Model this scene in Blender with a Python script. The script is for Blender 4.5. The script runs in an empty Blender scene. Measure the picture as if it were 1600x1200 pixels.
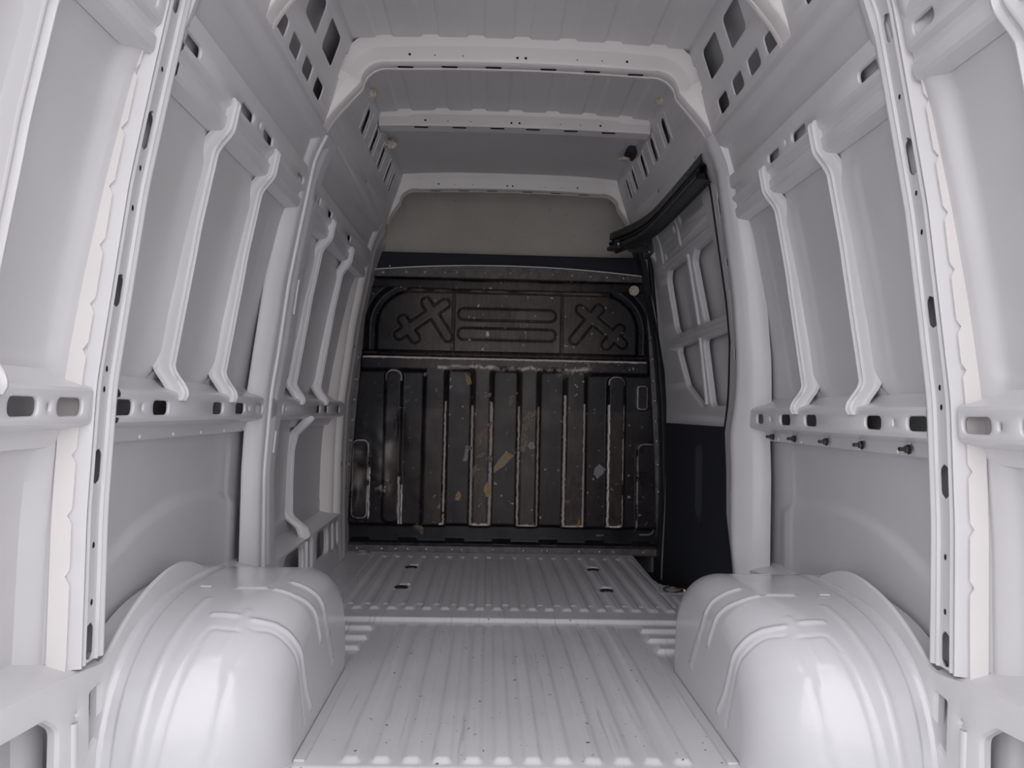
import bpy, bmesh, math, random
import numpy as np
from mathutils import Matrix, Vector
from mathutils.geometry import delaunay_2d_cdt
PI = math.pi
random.seed(4); rng = np.random.default_rng(4)
sc = bpy.context.scene
COL = sc.collection

# ------------------------------------------------ camera
cam_d = bpy.data.cameras.new('camera'); cam = bpy.data.objects.new('camera', cam_d); COL.objects.link(cam)
cam_d.sensor_width = 36; cam_d.lens = 1155/1600*36; cam_d.clip_start = .02
cam.matrix_world = Matrix.Translation((-.087, 0, .85)) @ (Matrix.Rotation(-.029506, 4, 'Z') @ Matrix.Rotation(PI/2+.036973, 4, 'X') @ Matrix.Rotation(.020944, 4, 'Z'))
sc.camera = cam

# ------------------------------------------------ daylight outside the open rear doors
w = bpy.data.worlds.new('overcast_sky'); sc.world = w; w.use_nodes = True
nt = w.node_tree; bg = nt.nodes['Background']
tc = nt.nodes.new('ShaderNodeTexCoord'); sx = nt.nodes.new('ShaderNodeSeparateXYZ'); cr = nt.nodes.new('ShaderNodeValToRGB')
nt.links.new(tc.outputs['Generated'], sx.inputs[0]); nt.links.new(sx.outputs['Z'], cr.inputs[0]); nt.links.new(cr.outputs[0], bg.inputs[0])
cr.color_ramp.elements[0].position = 0.0; cr.color_ramp.elements[0].color = (.81, .79, .805, 1)
cr.color_ramp.elements[1].position = 0.6; cr.color_ramp.elements[1].color = (1.0, .98, 1.005, 1)
bg.inputs[1].default_value = 1.0
vs = sc.view_settings
vs.view_transform = 'Standard'; vs.look = 'None'; vs.gamma = 1; vs.use_curve_mapping = False
vs.exposure = 1.5
sc.cycles.max_bounces = 12; sc.cycles.diffuse_bounces = 10

# ------------------------------------------------ van cross-section (half widths at height z)
def smooth_prof(z, x, s=.035):
    zz = np.linspace(-1, 3, 1601); xx = np.interp(zz, z, x)
    k = np.exp(-.5*(np.arange(-60, 61)*.0025/s)**2); k /= k.sum()
    xs = np.convolve(np.pad(xx, 60, 'edge'), k, 'valid')
    return lambda q: np.interp(q, zz, xs)
prof = smooth_prof([-1, 0, .3, .63, .89, 1.3, 1.5, 1.75, 1.87, 2.0, 2.15, 3], [.86, .87, .88, .882, .873, .825, .79, .745, .69, .65, .60, .3], .02)
skin = smooth_prof([-1, -.1, .3, .6, .8, .95, 1.1, 1.3, 1.5, 1.58, 1.70, 1.80, 1.84, 1.88, 1.95, 2.1, 2.2, 3], [.93, .95, .968, .966, .955, .938, .916, .88, .838, .813, .776, .744, .734, .738, .73, .69, .62, .62], .022)
SIDE = {-1: 'left', 1: 'right'}

# ------------------------------------------------ materials
def material(name, col, rough=.4, metal=0., coat=0., fn=None):
    m = bpy.data.materials.new(name); m.use_nodes = True
    b = m.node_tree.nodes['Principled BSDF']
    b.inputs['Base Color'].default_value = (*col, 1); b.inputs['Roughness'].default_value = rough
    b.inputs['Metallic'].default_value = metal; b.inputs['Coat Weight'].default_value = coat; b.inputs['Coat Roughness'].default_value = .12
    if fn: fn(m.node_tree, b)
    return m
def nz(nt, scale, detail=3, rough=.55, stretch=None, dist=0):
    t = nt.nodes.new('ShaderNodeNewGeometry'); n = nt.nodes.new('ShaderNodeTexNoise')
    n.inputs['Scale'].default_value = scale; n.inputs['Detail'].default_value = detail; n.inputs['Roughness'].default_value = rough; n.inputs['Distortion'].default_value = dist
    if stretch:
        mp = nt.nodes.new('ShaderNodeMapping'); mp.inputs['Scale'].default_value = stretch
        nt.links.new(t.outputs['Position'], mp.inputs[0]); nt.links.new(mp.outputs[0], n.inputs['Vector'])
    else: nt.links.new(t.outputs['Position'], n.inputs['Vector'])
    return n.outputs['Fac']
def ramp(nt, src, stops):
    r = nt.nodes.new('ShaderNodeValToRGB'); nt.links.new(src, r.inputs[0])
    while len(r.color_ramp.elements) < len(stops): r.color_ramp.elements.new(.5)
    for e, (p, c) in zip(r.color_ramp.elements, stops):
        e.position = p; e.color = (*c, 1) if isinstance(c, tuple) else (c, c, c, 1)
    return r.outputs[0]
def mix(nt, fac, a, b, mode='MIX'):
    m = nt.nodes.new('ShaderNodeMix'); m.data_type = 'RGBA'; m.blend_type = mode
    for s, v in ((0, fac), (6, a), (7, b)):
        if hasattr(v, 'is_linked'): nt.links.new(v, m.inputs[s])
        elif isinstance(v, tuple): m.inputs[s].default_value = (*v, 1)
        else: m.inputs[s].default_value = v
    return m.outputs[2]
def attr(nt, name):
    a = nt.nodes.new('ShaderNodeAttribute'); a.attribute_name = name; return a.outputs['Fac']
def paint_fn(base, dark, specks=0., streak=0.):
    def f(nt, b):
        c = mix(nt, ramp(nt, nz(nt, 3.0, 4), [(.35, 0.), (.7, 1.)]), base, dark)
        if streak:
            c = mix(nt, ramp(nt, nz(nt, 1.0, 4, .6, (60, 2.2, 1)), [(.60, 0.), (.72, streak)]), c, (.30, .29, .28))
        if specks:
            c = mix(nt, ramp(nt, nz(nt, 55, 2, .5), [(.71, 0.), (.735, specks)]), c, (.05, .045, .045))
            c = mix(nt, ramp(nt, nz(nt, 9, 6, .7, (3, 1, 1)), [(.66, 0.), (.80, specks*.25)]), c, (.30, .28, .27))
        nt.links.new(c, b.inputs['Base Color'])
        pass
    return f
M = {}
M['paint'] = material('light_grey_paint', (.6, .6, .62), .34, coat=.25, fn=paint_fn((.60, .595, .61), (.56, .555, .57)))
M['skin'] = material('inner_skin_paint', (.55, .55, .56), .38, coat=.2, fn=paint_fn((.55, .545, .56), (.51, .505, .515)))
M['white'] = material('white_gloss_paint', (.7, .7, .72), .22, coat=.5, fn=paint_fn((.56, .56, .585), (.545, .545, .57), specks=0))
M['bow'] = material('warm_white_paint', (.66, .64, .64), .36, coat=.2, fn=paint_fn((.76, .73, .72), (.70, .68, .67)))
M['floor'] = material('worn_floor_paint', (.66, .66, .68), .30, coat=.4, fn=paint_fn((.67, .665, .69), (.60, .595, .615), specks=.9, streak=.5))
M['roof'] = material('roof_skin_paint', (.45, .45, .45), .45, fn=paint_fn((.62, .615, .61), (.57, .565, .56)))
M['black'] = material('black_plastic', (.012, .013, .018), .5)
M['rubber'] = material('black_rubber', (.006, .006, .008), .6)
M['blackmetal'] = material('black_painted_steel', (.03, .03, .034), .42)
M['felt'] = material('black_trim_board', (.011, .013, .021), .75)
M['steel'] = material('zinc_steel', (.45, .44, .42), .35, metal=.9)
M['darksteel'] = material('dark_bolt_steel', (.12, .12, .12), .4, metal=.8)
M['brass'] = material('yellow_passivated_steel', (.55, .5, .3), .35, metal=.9)
M['foam'] = material('cream_sealing_foam', (.62, .58, .50), .9, fn=lambda nt, b: nt.links.new(ramp(nt, nz(nt, 90, 4), [(.35, (.42, .37, .30)), (.6, (.68, .64, .56))]), b.inputs['Base Color']))
M['board'] = material('grey_green_fibreboard', (.3, .3, .27), .8, fn=lambda nt, b: nt.links.new(
    mix(nt, ramp(nt, nz(nt, 26, 3, .6, (1, 1, 1.6)), [(.66, 0.), (.74, .5)]), ramp(nt, nz(nt, 2.5, 5), [(.3, (.40, .385, .34)), (.7, (.48, .465, .42))]), (.17, .165, .15)), b.inputs['Base Color']))
M['asphalt'] = material('grey_asphalt', (.2, .2, .2), .9, fn=lambda nt, b: nt.links.new(ramp(nt, nz(nt, 40, 5), [(.3, .34), (.7, .46)]), b.inputs['Base Color']))
def bulk_fn(nt, b):
    base = ramp(nt, nz(nt, 5, 6, .65, (3.5, 1, 1)), [(.30, (.008, .008, .011)), (.72, (.020, .019, .023))])
    centre = mix(nt, attr(nt, 'dust'), base, ramp(nt, nz(nt, 14, 6, .7, (5, 1, .8)), [(.3, (.042, .031, .028)), (.75, (.150, .112, .098))]))
    scr = ramp(nt, nz(nt, 30, 5, .7, (1, 1, 1), 1.2), [(.74, 0.), (.76, .8)])
    c = mix(nt, scr, centre, (.22, .2, .2))
    ln = ramp(nt, nz(nt, 1.0, 3, .6, (5, 1, 170)), [(.735, 0.), (.75, .5)])
    c = mix(nt, ln, c, (.20, .18, .175))
    ln2 = ramp(nt, nz(nt, 1.0, 3, .6, (150, 1, 7)), [(.73, 0.), (.75, .45)])
    c = mix(nt, ln2, c, (.17, .15, .145))
    b.inputs['Specular IOR Level'].default_value = .22
    c = mix(nt, attr(nt, 'wear_highlight'), c, (.80, .73, .69))
    c = mix(nt, attr(nt, 'rust'), c, (.30, .13, .05))
    nt.links.new(c, b.inputs['Base Color'])
    nt.links.new(ramp(nt, nz(nt, 8, 4), [(.3, .22), (.7, .40)]), b.inputs['Roughness'])
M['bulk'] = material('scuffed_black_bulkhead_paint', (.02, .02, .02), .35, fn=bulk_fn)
def flange_fn(nt, b):
    nt.links.new(ramp(nt, nz(nt, 30, 5, .6), [(.35, (.045, .042, .044)), (.7, (.11, .10, .10))]), b.inputs['Base Color'])
M['flange'] = material('dusty_black_flange_paint', (.08, .08, .08), .45, fn=flange_fn)
M['paper'] = material('torn_brown_paper', (.25, .19, .15), .8, fn=lambda nt, b: nt.links.new(ramp(nt, nz(nt, 60, 5), [(.35, (.11, .085, .07)), (.65, (.24, .185, .15))]), b.inputs['Base Color']))
M['tape'] = material('torn_yellow_label', (.5, .36, .14), .6, fn=lambda nt, b: nt.links.new(ramp(nt, nz(nt, 110, 4, .6), [(.40, (.26, .145, .035)), (.62, (.36, .27, .15))]), b.inputs['Base Color']))
M['labelgrey'] = material('grey_label_edge', (.22, .21, .22), .6)

# ------------------------------------------------ builders
def link(o, parent=None):
    COL.objects.link(o)
    if parent is not None: o.parent = parent
    return o
def mesh(name, verts, faces, mat, parent=None, ang=35, smooth=True):
    me = bpy.data.meshes.new(name)
    me.from_pydata([tuple(map(float, v)) for v in verts], [], [tuple(int(i) for i in f) for f in faces]); me.update()
    me.materials.append(mat)
    if smooth:
        me.shade_smooth(); me.set_sharp_from_angle(angle=math.radians(ang))
    return link(bpy.data.objects.new(name, me), parent)
def gridmesh(name, V, mat, parent=None, ang=35, closeu=False):
    V = np.asarray(V, float); n, m = V.shape[:2]
    idx = np.arange(n*m).reshape(n, m)
    a = idx[:-1, :-1]; b = idx[1:, :-1]; c = idx[1:, 1:]; d = idx[:-1, 1:]
    F = np.stack([a, b, c, d], -1).reshape(-1, 4)
    if closeu: F = np.concatenate([F, np.stack([idx[-1, :-1], idx[0, :-1], idx[0, 1:], idx[-1, 1:]], -1)])
    me = bpy.data.meshes.new(name); P = V.reshape(-1, 3).astype(np.float32)
    me.vertices.add(len(P)); me.vertices.foreach_set('co', P.ravel())
    me.loops.add(F.size); me.loops.foreach_set('vertex_index', F.ravel().astype(np.int32))
    me.polygons.add(len(F)); me.polygons.foreach_set('loop_start', (np.arange(len(F))*4).astype(np.int32))
    me.update(calc_edges=True); me.validate(); me.materials.append(mat)
    me.shade_smooth(); me.set_sharp_from_angle(angle=math.radians(ang))
    return link(bpy.data.objects.new(name, me), parent)
def fattr(o, name, vals):
    a = o.data.attributes.new(name, 'FLOAT', 'POINT'); a.data.foreach_set('value', np.asarray(vals, np.float32).ravel())
def tag(o, label, cat, group=None, kind=None):
    if label: o['label'] = label
    if cat: o['category'] = cat
    if group: o['group'] = group
    if kind: o['kind'] = kind
    return o
def empty(name, loc=(0, 0, 0)):
    e = bpy.data.objects.new(name, None); e.empty_display_size = .05; e.location = loc; return link(e)
def root(name, loc, label, cat, group=None): return tag(empty(name, loc), label, cat, group)
def world_child(o, r):        # keep world coordinates under an Empty that only moves
    o.parent = r; o.location = -Vector(r.location); return o
def inpoly(px, py, poly):
    poly = np.asarray(poly); x0, y0 = poly[:, 0], poly[:, 1]; x1, y1 = np.roll(x0, -1), np.roll(y0, -1)
    px = np.asarray(px)[:, None]; py = np.asarray(py)[:, None]
    c = ((y0 > py) != (y1 > py)) & (px < (x1-x0)*(py-y0)/(y1-y0+1e-12)+x0)
    return c.sum(1) % 2 == 1
def rpoly(vs, r, e=0., n=4):  # convex polygon with rounded corners, grown by e
    vs = [np.array(v, float) for v in vs]
    A = sum(vs[i][0]*vs[(i+1) % len(vs)][1]-vs[(i+1) % len(vs)][0]*vs[i][1] for i in range(len(vs)))
    if A < 0: vs = vs[::-1]
    out = []; N = len(vs)
    for i in range(N):
        p, q, s = vs[i-1], vs[i], vs[(i+1) % N]
        d1 = (q-p)/np.linalg.norm(q-p); d2 = (s-q)/np.linalg.norm(s-q)
        n1 = np.array([d1[1], -d1[0]]); n2 = np.array([d2[1], -d2[0]])
        b = n1+n2; c = q - b*(r/(1+n1@n2))
        a1 = math.atan2(n1[1], n1[0]); a2 = math.atan2(n2[1], n2[0])
        while a2 < a1: a2 += 2*PI
        for k in range(n+1):
            a = a1+(a2-a1)*k/n; out.append(c+(r+e)*np.array([math.cos(a), math.sin(a)]))
    return np.array(out)
def slot(cy, cz, ly, lz, r=None, ang=0):
    r = min(ly, lz)/2*.98 if r is None else r
    c, s = math.cos(ang), math.sin(ang)
    return ([(cy+a*ly/2*c-b*lz/2*s, cz+a*ly/2*s+b*lz/2*c) for a, b in ((-1, -1), (1, -1), (1, 1), (-1, 1))], r)
def circ(cy, cz, d): return slot(cy, cz, d, d, d/2*.99)
def sheet(name, outline, holes, T, mat, parent=None, rim=.005, depth=.012, bends=(), edge=.006, lip=0.0, ubends=()):
    """pressed sheet with real holes; T(u,v,w)->xyz, w>0 towards the viewer's side"""
    pts, edges = [], []
    if len(bends):
        no = []
        for i in range(len(outline)):
            (a0, b0), (a1, b1) = outline[i], outline[(i+1) % len(outline)]
            no.append((float(a0), float(b0)))
            ts = sorted((b-b0)/(b1-b0) for b in bends if abs(b1-b0) > 1e-9 and .001 < (b-b0)/(b1-b0) < .999)
            no += [(a0+(a1-a0)*t, b0+(b1-b0)*t) for t in ts]
        outline = no
    def loop(P):
        s = len(pts); pts.extend([Vector((float(a), float(b))) for a, b in P]); n = len(P)
        edges.extend([(s+i, s+(i+1) % n) for i in range(n)])
    loop(outline)
    HL = [(rpoly(v, r, rim), rpoly(v, r, rim*.35), rpoly(v, r, 0)) for v, r in holes]
    for h in HL: loop(h[0])
    O = np.array(outline); u0, v0 = O.min(0); u1, v1 = O.max(0)
    for b in bends:
        s = len(pts); pts.extend([Vector((u0-.01, b)), Vector((u1+.01, b))]); edges.append((s, s+1))
    for b in ubends:
        s = len(pts); pts.extend([Vector((b, v0-.01)), Vector((b, v1+.01))]); edges.append((s, s+1))
    V, _, F = delaunay_2d_cdt(pts, edges, [], 0, 1e-6)[:3]
    V = np.array([tuple(p) for p in V]); F = np.array([tuple(f) for f in F])
    cen = V[F].mean(1); keep = inpoly(cen[:, 0], cen[:, 1], outline)
    for h in HL: keep &= ~inpoly(cen[:, 0], cen[:, 1], h[0])
    F = F[keep]
    verts = [T(a, b, 0) for a, b in V]; faces = [tuple(f) for f in F]
    def rings(P, spec):
        n = len(P[0]); base = len(verts)
        for q, wv in zip(P, spec): verts.extend([T(a, b, wv) for a, b in q])
        for k in range(len(P)-1):
            for i in range(n):
                j = (i+1) % n; faces.append((base+k*n+i, base+k*n+j, base+(k+1)*n+j, base+(k+1)*n+i))
    for h in HL: rings([h[0], h[1], h[2], h[2]], [0, lip-rim*.25, -rim*.9, -rim-depth])
    if edge: rings([outline, outline], [0, -edge])
    bm = bmesh.new(); me = bpy.data.meshes.new(name)
    me.from_pydata([tuple(map(float, v)) for v in verts], [], faces); bm.from_mesh(me)
    bmesh.ops.remove_doubles(bm, verts=bm.verts, dist=2e-5); 
    loose = [v for v in bm.verts if not v.link_faces]; bmesh.ops.delete(bm, geom=loose, context='VERTS')
    bm.to_mesh(me); bm.free(); me.materials.append(mat); me.shade_smooth(); me.set_sharp_from_angle(angle=math.radians(24))
    return link(bpy.data.objects.new(name, me), parent)
def wallT(s, off=lambda y, z: 0.):
    return lambda y, z, w_: (s*(float(prof(z))+off(y, z)-w_), y, z)
def box(name, c, d, mat, parent=None, bev=.002, rot=None):
    bm = bmesh.new(); bmesh.ops.create_cube(bm, size=1); bmesh.ops.scale(bm, vec=d, verts=bm.verts)
    if bev: bmesh.ops.bevel(bm, geom=bm.edges[:], offset=bev, segments=2, affect='EDGES')
    if rot is not None: bmesh.ops.rotate(bm, matrix=rot, verts=bm.verts)
    bmesh.ops.translate(bm, vec=c, verts=bm.verts)
    me = bpy.data.meshes.new(name); bm.to_mesh(me); bm.free(); me.materials.append(mat); me.shade_smooth(); me.set_sharp_from_angle(angle=.6)
    return link(bpy.data.objects.new(name, me), parent)
def tube(name, path, r, mat, parent=None, closed=False, n=10, ry=None):
    P = np.array(path, float); k = len(P); V = []
    for i in range(k):
        t = (P[(i+1) % k]-P[i-1]) if closed else (P[min(i+1, k-1)]-P[max(i-1, 0)])
        t /= np.linalg.norm(t); up = np.array([0, 0, 1.]) if abs(t[2]) < .9 else np.array([0, 1., 0])
        a = np.cross(t, up); a /= np.linalg.norm(a); b = np.cross(a, t)
        V.append([P[i]+r*math.cos(q)*a+(ry or r)*math.sin(q)*b for q in np.linspace(0, 2*PI, n, endpoint=False)])
    V = np.array(V); V = np.concatenate([V, V[:, :1]], 1)
    return gridmesh(name, V, mat, parent, 60, closeu=closed)
def sstep(a, b, x): t = np.clip((x-a)/(b-a), 0, 1); return t*t*(3-2*t)
def sdbox(x, z, x0, x1, z0, z1, r):
    cx, cz = (x0+x1)/2, (z0+z1)/2; qx = np.abs(x-cx)-(x1-x0)/2+r; qz = np.abs(z-cz)-(z1-z0)/2+r
    return np.hypot(np.maximum(qx, 0), np.maximum(qz, 0))+np.minimum(np.maximum(qx, qz), 0)-r
def sdseg(x, z, a, b, r):
    ax, az = a; bx, bz = b; dx, dz = bx-ax, bz-az
    t = np.clip(((x-ax)*dx+(z-az)*dz)/(dx*dx+dz*dz), 0, 1)
    return np.hypot(x-ax-t*dx, z-az-t*dz)-r
def vnoise(x, z, s, seed=0):
    r = np.random.default_rng(seed).random((256, 256)); X = x*s+100.3; Z = z*s+100.7
    i, j = np.floor(X).astype(int), np.floor(Z).astype(int); fx, fz = X-i, Z-j
    fx = fx*fx*(3-2*fx); fz = fz*fz*(3-2*fz); g = lambda a, b: r[a % 256, b % 256]
    return (g(i, j)*(1-fx)+g(i+1, j)*fx)*(1-fz)+(g(i, j+1)*(1-fx)+g(i+1, j+1)*fx)*fz

# ================================================ SETTING
mesh('ground', [(-40, -40, -.75), (40, -40, -.75), (40, 40, -.75), (-40, 40, -.75)], [(0, 1, 2, 3)], M['asphalt'], smooth=False)['kind'] = 'structure'
bpy.data.objects['ground']['label'] = 'grey ground outside below the van'

# ---- outer skins (walls)
def make_skin(s):
    yy = np.unique(np.concatenate([np.linspace(1.02, 4.46, 260)])); zz = np.linspace(-.12, 2.19, 260)
    if s == 1: yy = np.linspace(1.02, 2.98, 200)
    Y, Z = np.meshgrid(yy, zz, indexing='ij')
    X = skin(Z).copy()
    # wheel-arch swage pressed outwards, lying low on the rear quarter
    d = np.hypot((Y-2.22)/.86, (Z+.02)/.60)
    in_arch = sstep(1.03, .975, d)*sstep(2.66, 2.56, Y)*sstep(1.55, 1.7, Y)
    X -= .012*in_arch
    # pressed field edge under the belt rail and near the pillars
    for (a, b, z0, z1) in ((1.05, 1.44, -.2, .735), (1.66, 2.53, -.2, .735), (2.9, 3.98, .37, .735), (1.05, 1.46, .93, 1.52), (1.66, 1.86, .93, 1.51), (1.97, 2.23, .93, 1.51), (2.34, 2.50, .93, 1.51), (2.92, 3.06, .93, 1.51), (3.18, 3.50, .93, 1.51), (3.62, 3.92, .93, 1.51)):
        X += .005*sstep(.006, -.012, sdbox(Y, Z, a, b, z0, z1, .04))
    # flare at the pillars
    X -= .024*sstep(.11, .065, np.abs(Y-1.54))*sstep(.035, .05, np.abs(Y-1.54))
    for yr in ((1.195, 1.912, 2.28, 3.115, 3.56) if s < 0 else (1.215, 1.932, 2.296)):
        X -= .015*np.exp(-((Y-yr)/.036)**2)*sstep(.93, .99, Z)*sstep(1.52, 1.46, Z)
    o = gridmesh('wall_'+SIDE[s], np.stack([s*X, Y, Z], -1), M['skin'])
    o['kind'] = 'structure'; o['label'] = 'light grey painted outer side panel seen between the pillars, on the %s' % SIDE[s]
    return o
wall = {s: make_skin(s) for s in (-1, 1)}
Y, Z = np.meshgrid(np.linspace(2.6, 4.48, 40), np.linspace(1.86, 2.19, 30), indexing='ij')
gridmesh('upper_side_panel', np.stack([skin(Z)+.002, Y, Z], -1), M['skin'], wall[1])

# rear door frame posts, just outside the picture
for s in (-1, 1):
    V = [[(s*(float(skin(z))+.02), .90, z), (s*(float(prof(z))+.02), .90, z), (s*(float(prof(z))+.005), .915, z), (s*(float(prof(z))+.005), 1.00, z), (s*(float(prof(z))+.02), 1.03, z), (s*(float(skin(z))+.002), 1.04, z)] for z in np.linspace(-.2, 2.15, 60)]
    gridmesh('rear_frame', V, M['paint'], wall[s])
# ---- roof skin
xs = np.linspace(-.66, .66, 331); ys = np.unique(np.concatenate([np.linspace(.95, 4.48, 60), np.linspace(2.44, 2.56, 10)]))
Y, X = np.meshgrid(ys, xs, indexing='ij')
Z = 2.178-.020*(np.abs(X)/.6)**3
for k in range(-4, 5):
    Z += .008*sstep(.036, .024, np.abs(X-k*.1635+0.0))*(Y < 3.32)
Z += .02*sstep(.60, .64, np.abs(X))
o = gridmesh('ceiling', np.stack([X, Y, Z], -1), M['roof']); o['kind'] = 'structure'; o['label'] = 'grey painted ribbed roof skin'

# ---- floor (pressed steel)
xs = np.unique(np.round(np.concatenate([np.arange(-.97, .971, .006)]), 4))
ys = np.unique(np.round(np.concatenate([np.arange(1.05, 1.79, .05), np.arange(1.79, 1.87, .004), np.arange(1.87, 2.6, .05), np.arange(2.6, 3.32, .005), np.arange(3.32, 3.42, .03), np.arange(3.42, 3.56, .006), np.arange(3.56, 3.85, .03), np.arange(3.85, 4.0, .006), np.arange(4.0, 4.18, .03), np.arange(4.18, 4.42, .006), [4.45]]), 4))
Y, X = np.meshgrid(ys, xs, indexing='ij')
Z = np.zeros_like(X)
kk = (X+.0367)/.0735; cx = np.round(kk)*.0735-.0367; dx = np.abs(X-cx)
Z += .0085*sstep(.0245, .0145, dx)*sstep(1.806, 1.835, Y)*sstep(2.985, 2.93, Y)*(np.abs(cx) < .455)
Z -= .012*sstep(1.80, 1.77, Y)*(np.abs(X) < .54)
side_zone = (np.abs(X) > .50)
for yb, xin in ((2.655, .525), (2.775, .515), (2.895, .515)):
    Z += .014*sstep(yb-.018, yb, Y)*sstep(yb+.055, yb+.038, Y)*sstep(xin, xin+.014, np.abs(X))
Z += .010*sstep(.535, .520, np.abs(X))*sstep(2.60, 2.65, Y)*sstep(2.99, 2.97, Y)*0
rear = sstep(2.995, 3.012, Y)
Z = np.where(Y < 2.992, Z, rear*.016)
lim = np.where(np.abs(cx) < .73, 1., 0.)
Z += rear*.0085*sstep(.024, .0145, dx)*sstep(3.115, 3.145, Y)*sstep(4.31, 4.28, Y)*lim
g = np.abs(dx-.03675)
Z -= rear*.004*sstep(.014, .008, g)*sstep(3.215, 3.22, Y)*sstep(4.235, 4.23, Y)*lim
Z += rear*.004*(np.abs(Y-3.2125) < .0035)*(g < .011)*lim
Z += rear*.004*(np.abs(Y-4.2425) < .004)*(g < .012)*lim
# outer ribs of the rear floor
for s in (-1, 1):
    for xr, y0 in ((.79, 3.13), (.865, 3.13)):
        Z += rear*.0085*sstep(.026, .015, np.abs(X-s*xr))*sstep(y0, y0+.03, Y)*sstep(3.42, 3.39, Y)
# plates and dimples around the lashing points
def plate(x, y, hx, hy):
    global Z
    sd = sdbox(X, Y, x-hx, x+hx, y-hy, y+hy, .012); Z = Z+(np.where(sd < 0, .018, Z)-Z)*sstep(.012, -.002, sd)
plate(-.85, 3.50, .085, .045); plate(.81, 3.50, .085, .045); plate(-.80, 4.32, .07, .04)
for px, py in ((-.482, 3.50), (.478, 3.495), (-.482, 3.95), (.478, 3.95)):
    d = np.hypot(X-px, Y-py); Z = Z+(.0165-Z)*sstep(.055, .035, d)
# front cut-out over the door step is left open
mask_cut = (X > .775) & (Y > 3.66) | (X > .93) & (Y > 3.5) | (X > .955)
edge_x = np.interp(Y, [2.9, 3.0, 3.38, 3.50, 3.585, 3.66, 3.75, 4.45], [.965, .965, .955, .93, .84, .765, .755, .775])
Xr = np.where((Y > 2.9) & (X > 0), np.minimum(X, edge_x), X)
drop = np.where((Y > 3.0) & (X > edge_x+.006), 1., 0.)
Zf = np.where(drop > 0, Z-.10, Z)
fl = gridmesh('floor', np.stack([Xr, Y, Zf], -1), M['floor'], ang=50); fl['kind'] = 'structure'; fl['label'] = 'ribbed light grey painted steel load floor with scuffs'
# seam flanges of the floor along the wheel boxes
for s in (-1, 1):
    o = box('seam_flange', (s*.525, 2.205, .003), (.028, .78, .007), M['paint'], fl, .002)
# rear threshold in front of the ribs
box('rear_threshold', (0, 1.09, -.10), (1.8, .10, .16), M['paint'], fl, .01)
# step well of the side door
mesh('step_well', [(.74, 2.98, -.10), (1.02, 2.98, -.10), (1.02, 4.55, -.10), (.74, 4.55, -.10), (.74, 2.98, .005), (.74, 4.55, .005)], [(0, 1, 2, 3), (0, 3, 5, 4)], M['rubber'], fl, smooth=False)

# ================================================ WHEEL ARCHES
def snap_lines(P, lines, N=60):
    out = []
    F = P.reshape(-1, 3)
    for L in lines:
        L = np.array(L, float); seg = np.linalg.norm(np.diff(L, axis=0), axis=1); cum = np.r_[0, np.cumsum(seg)]
        t = np.linspace(0, cum[-1], N); Q = np.stack([np.interp(t, cum, L[:, i]) for i in range(3)], -1)
        # smooth path
        for _ in range(4): Q[1:-1] = (Q[:-2]+Q[1:-1]*2+Q[2:])/4
        ii = [np.argmin(((F-q)**2).sum(1)) for q in Q]; S = F[ii]
        for _ in range(2): S[1:-1] = (S[:-2]+S[1:-1]*2+S[2:])/4
        out.append(S)
    return out
def dist_lines(P, S):
    F = P.reshape(-1, 3); D = np.full(len(F), 9.)
    for i in range(len(S)-1):
        a, b = S[i], S[i+1]; d = b-a; L = (d@d)+1e-12
        near = np.abs(F-(a+b)/2).max(1) < .05
        if not near.any(): continue
        t = np.clip(((F[near]-a)@d)/L, 0, 1); D[near] = np.minimum(D[near], np.linalg.norm(F[near]-a-t[:, None]*d, axis=1))
    return D.reshape(P.shape[:2])
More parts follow.
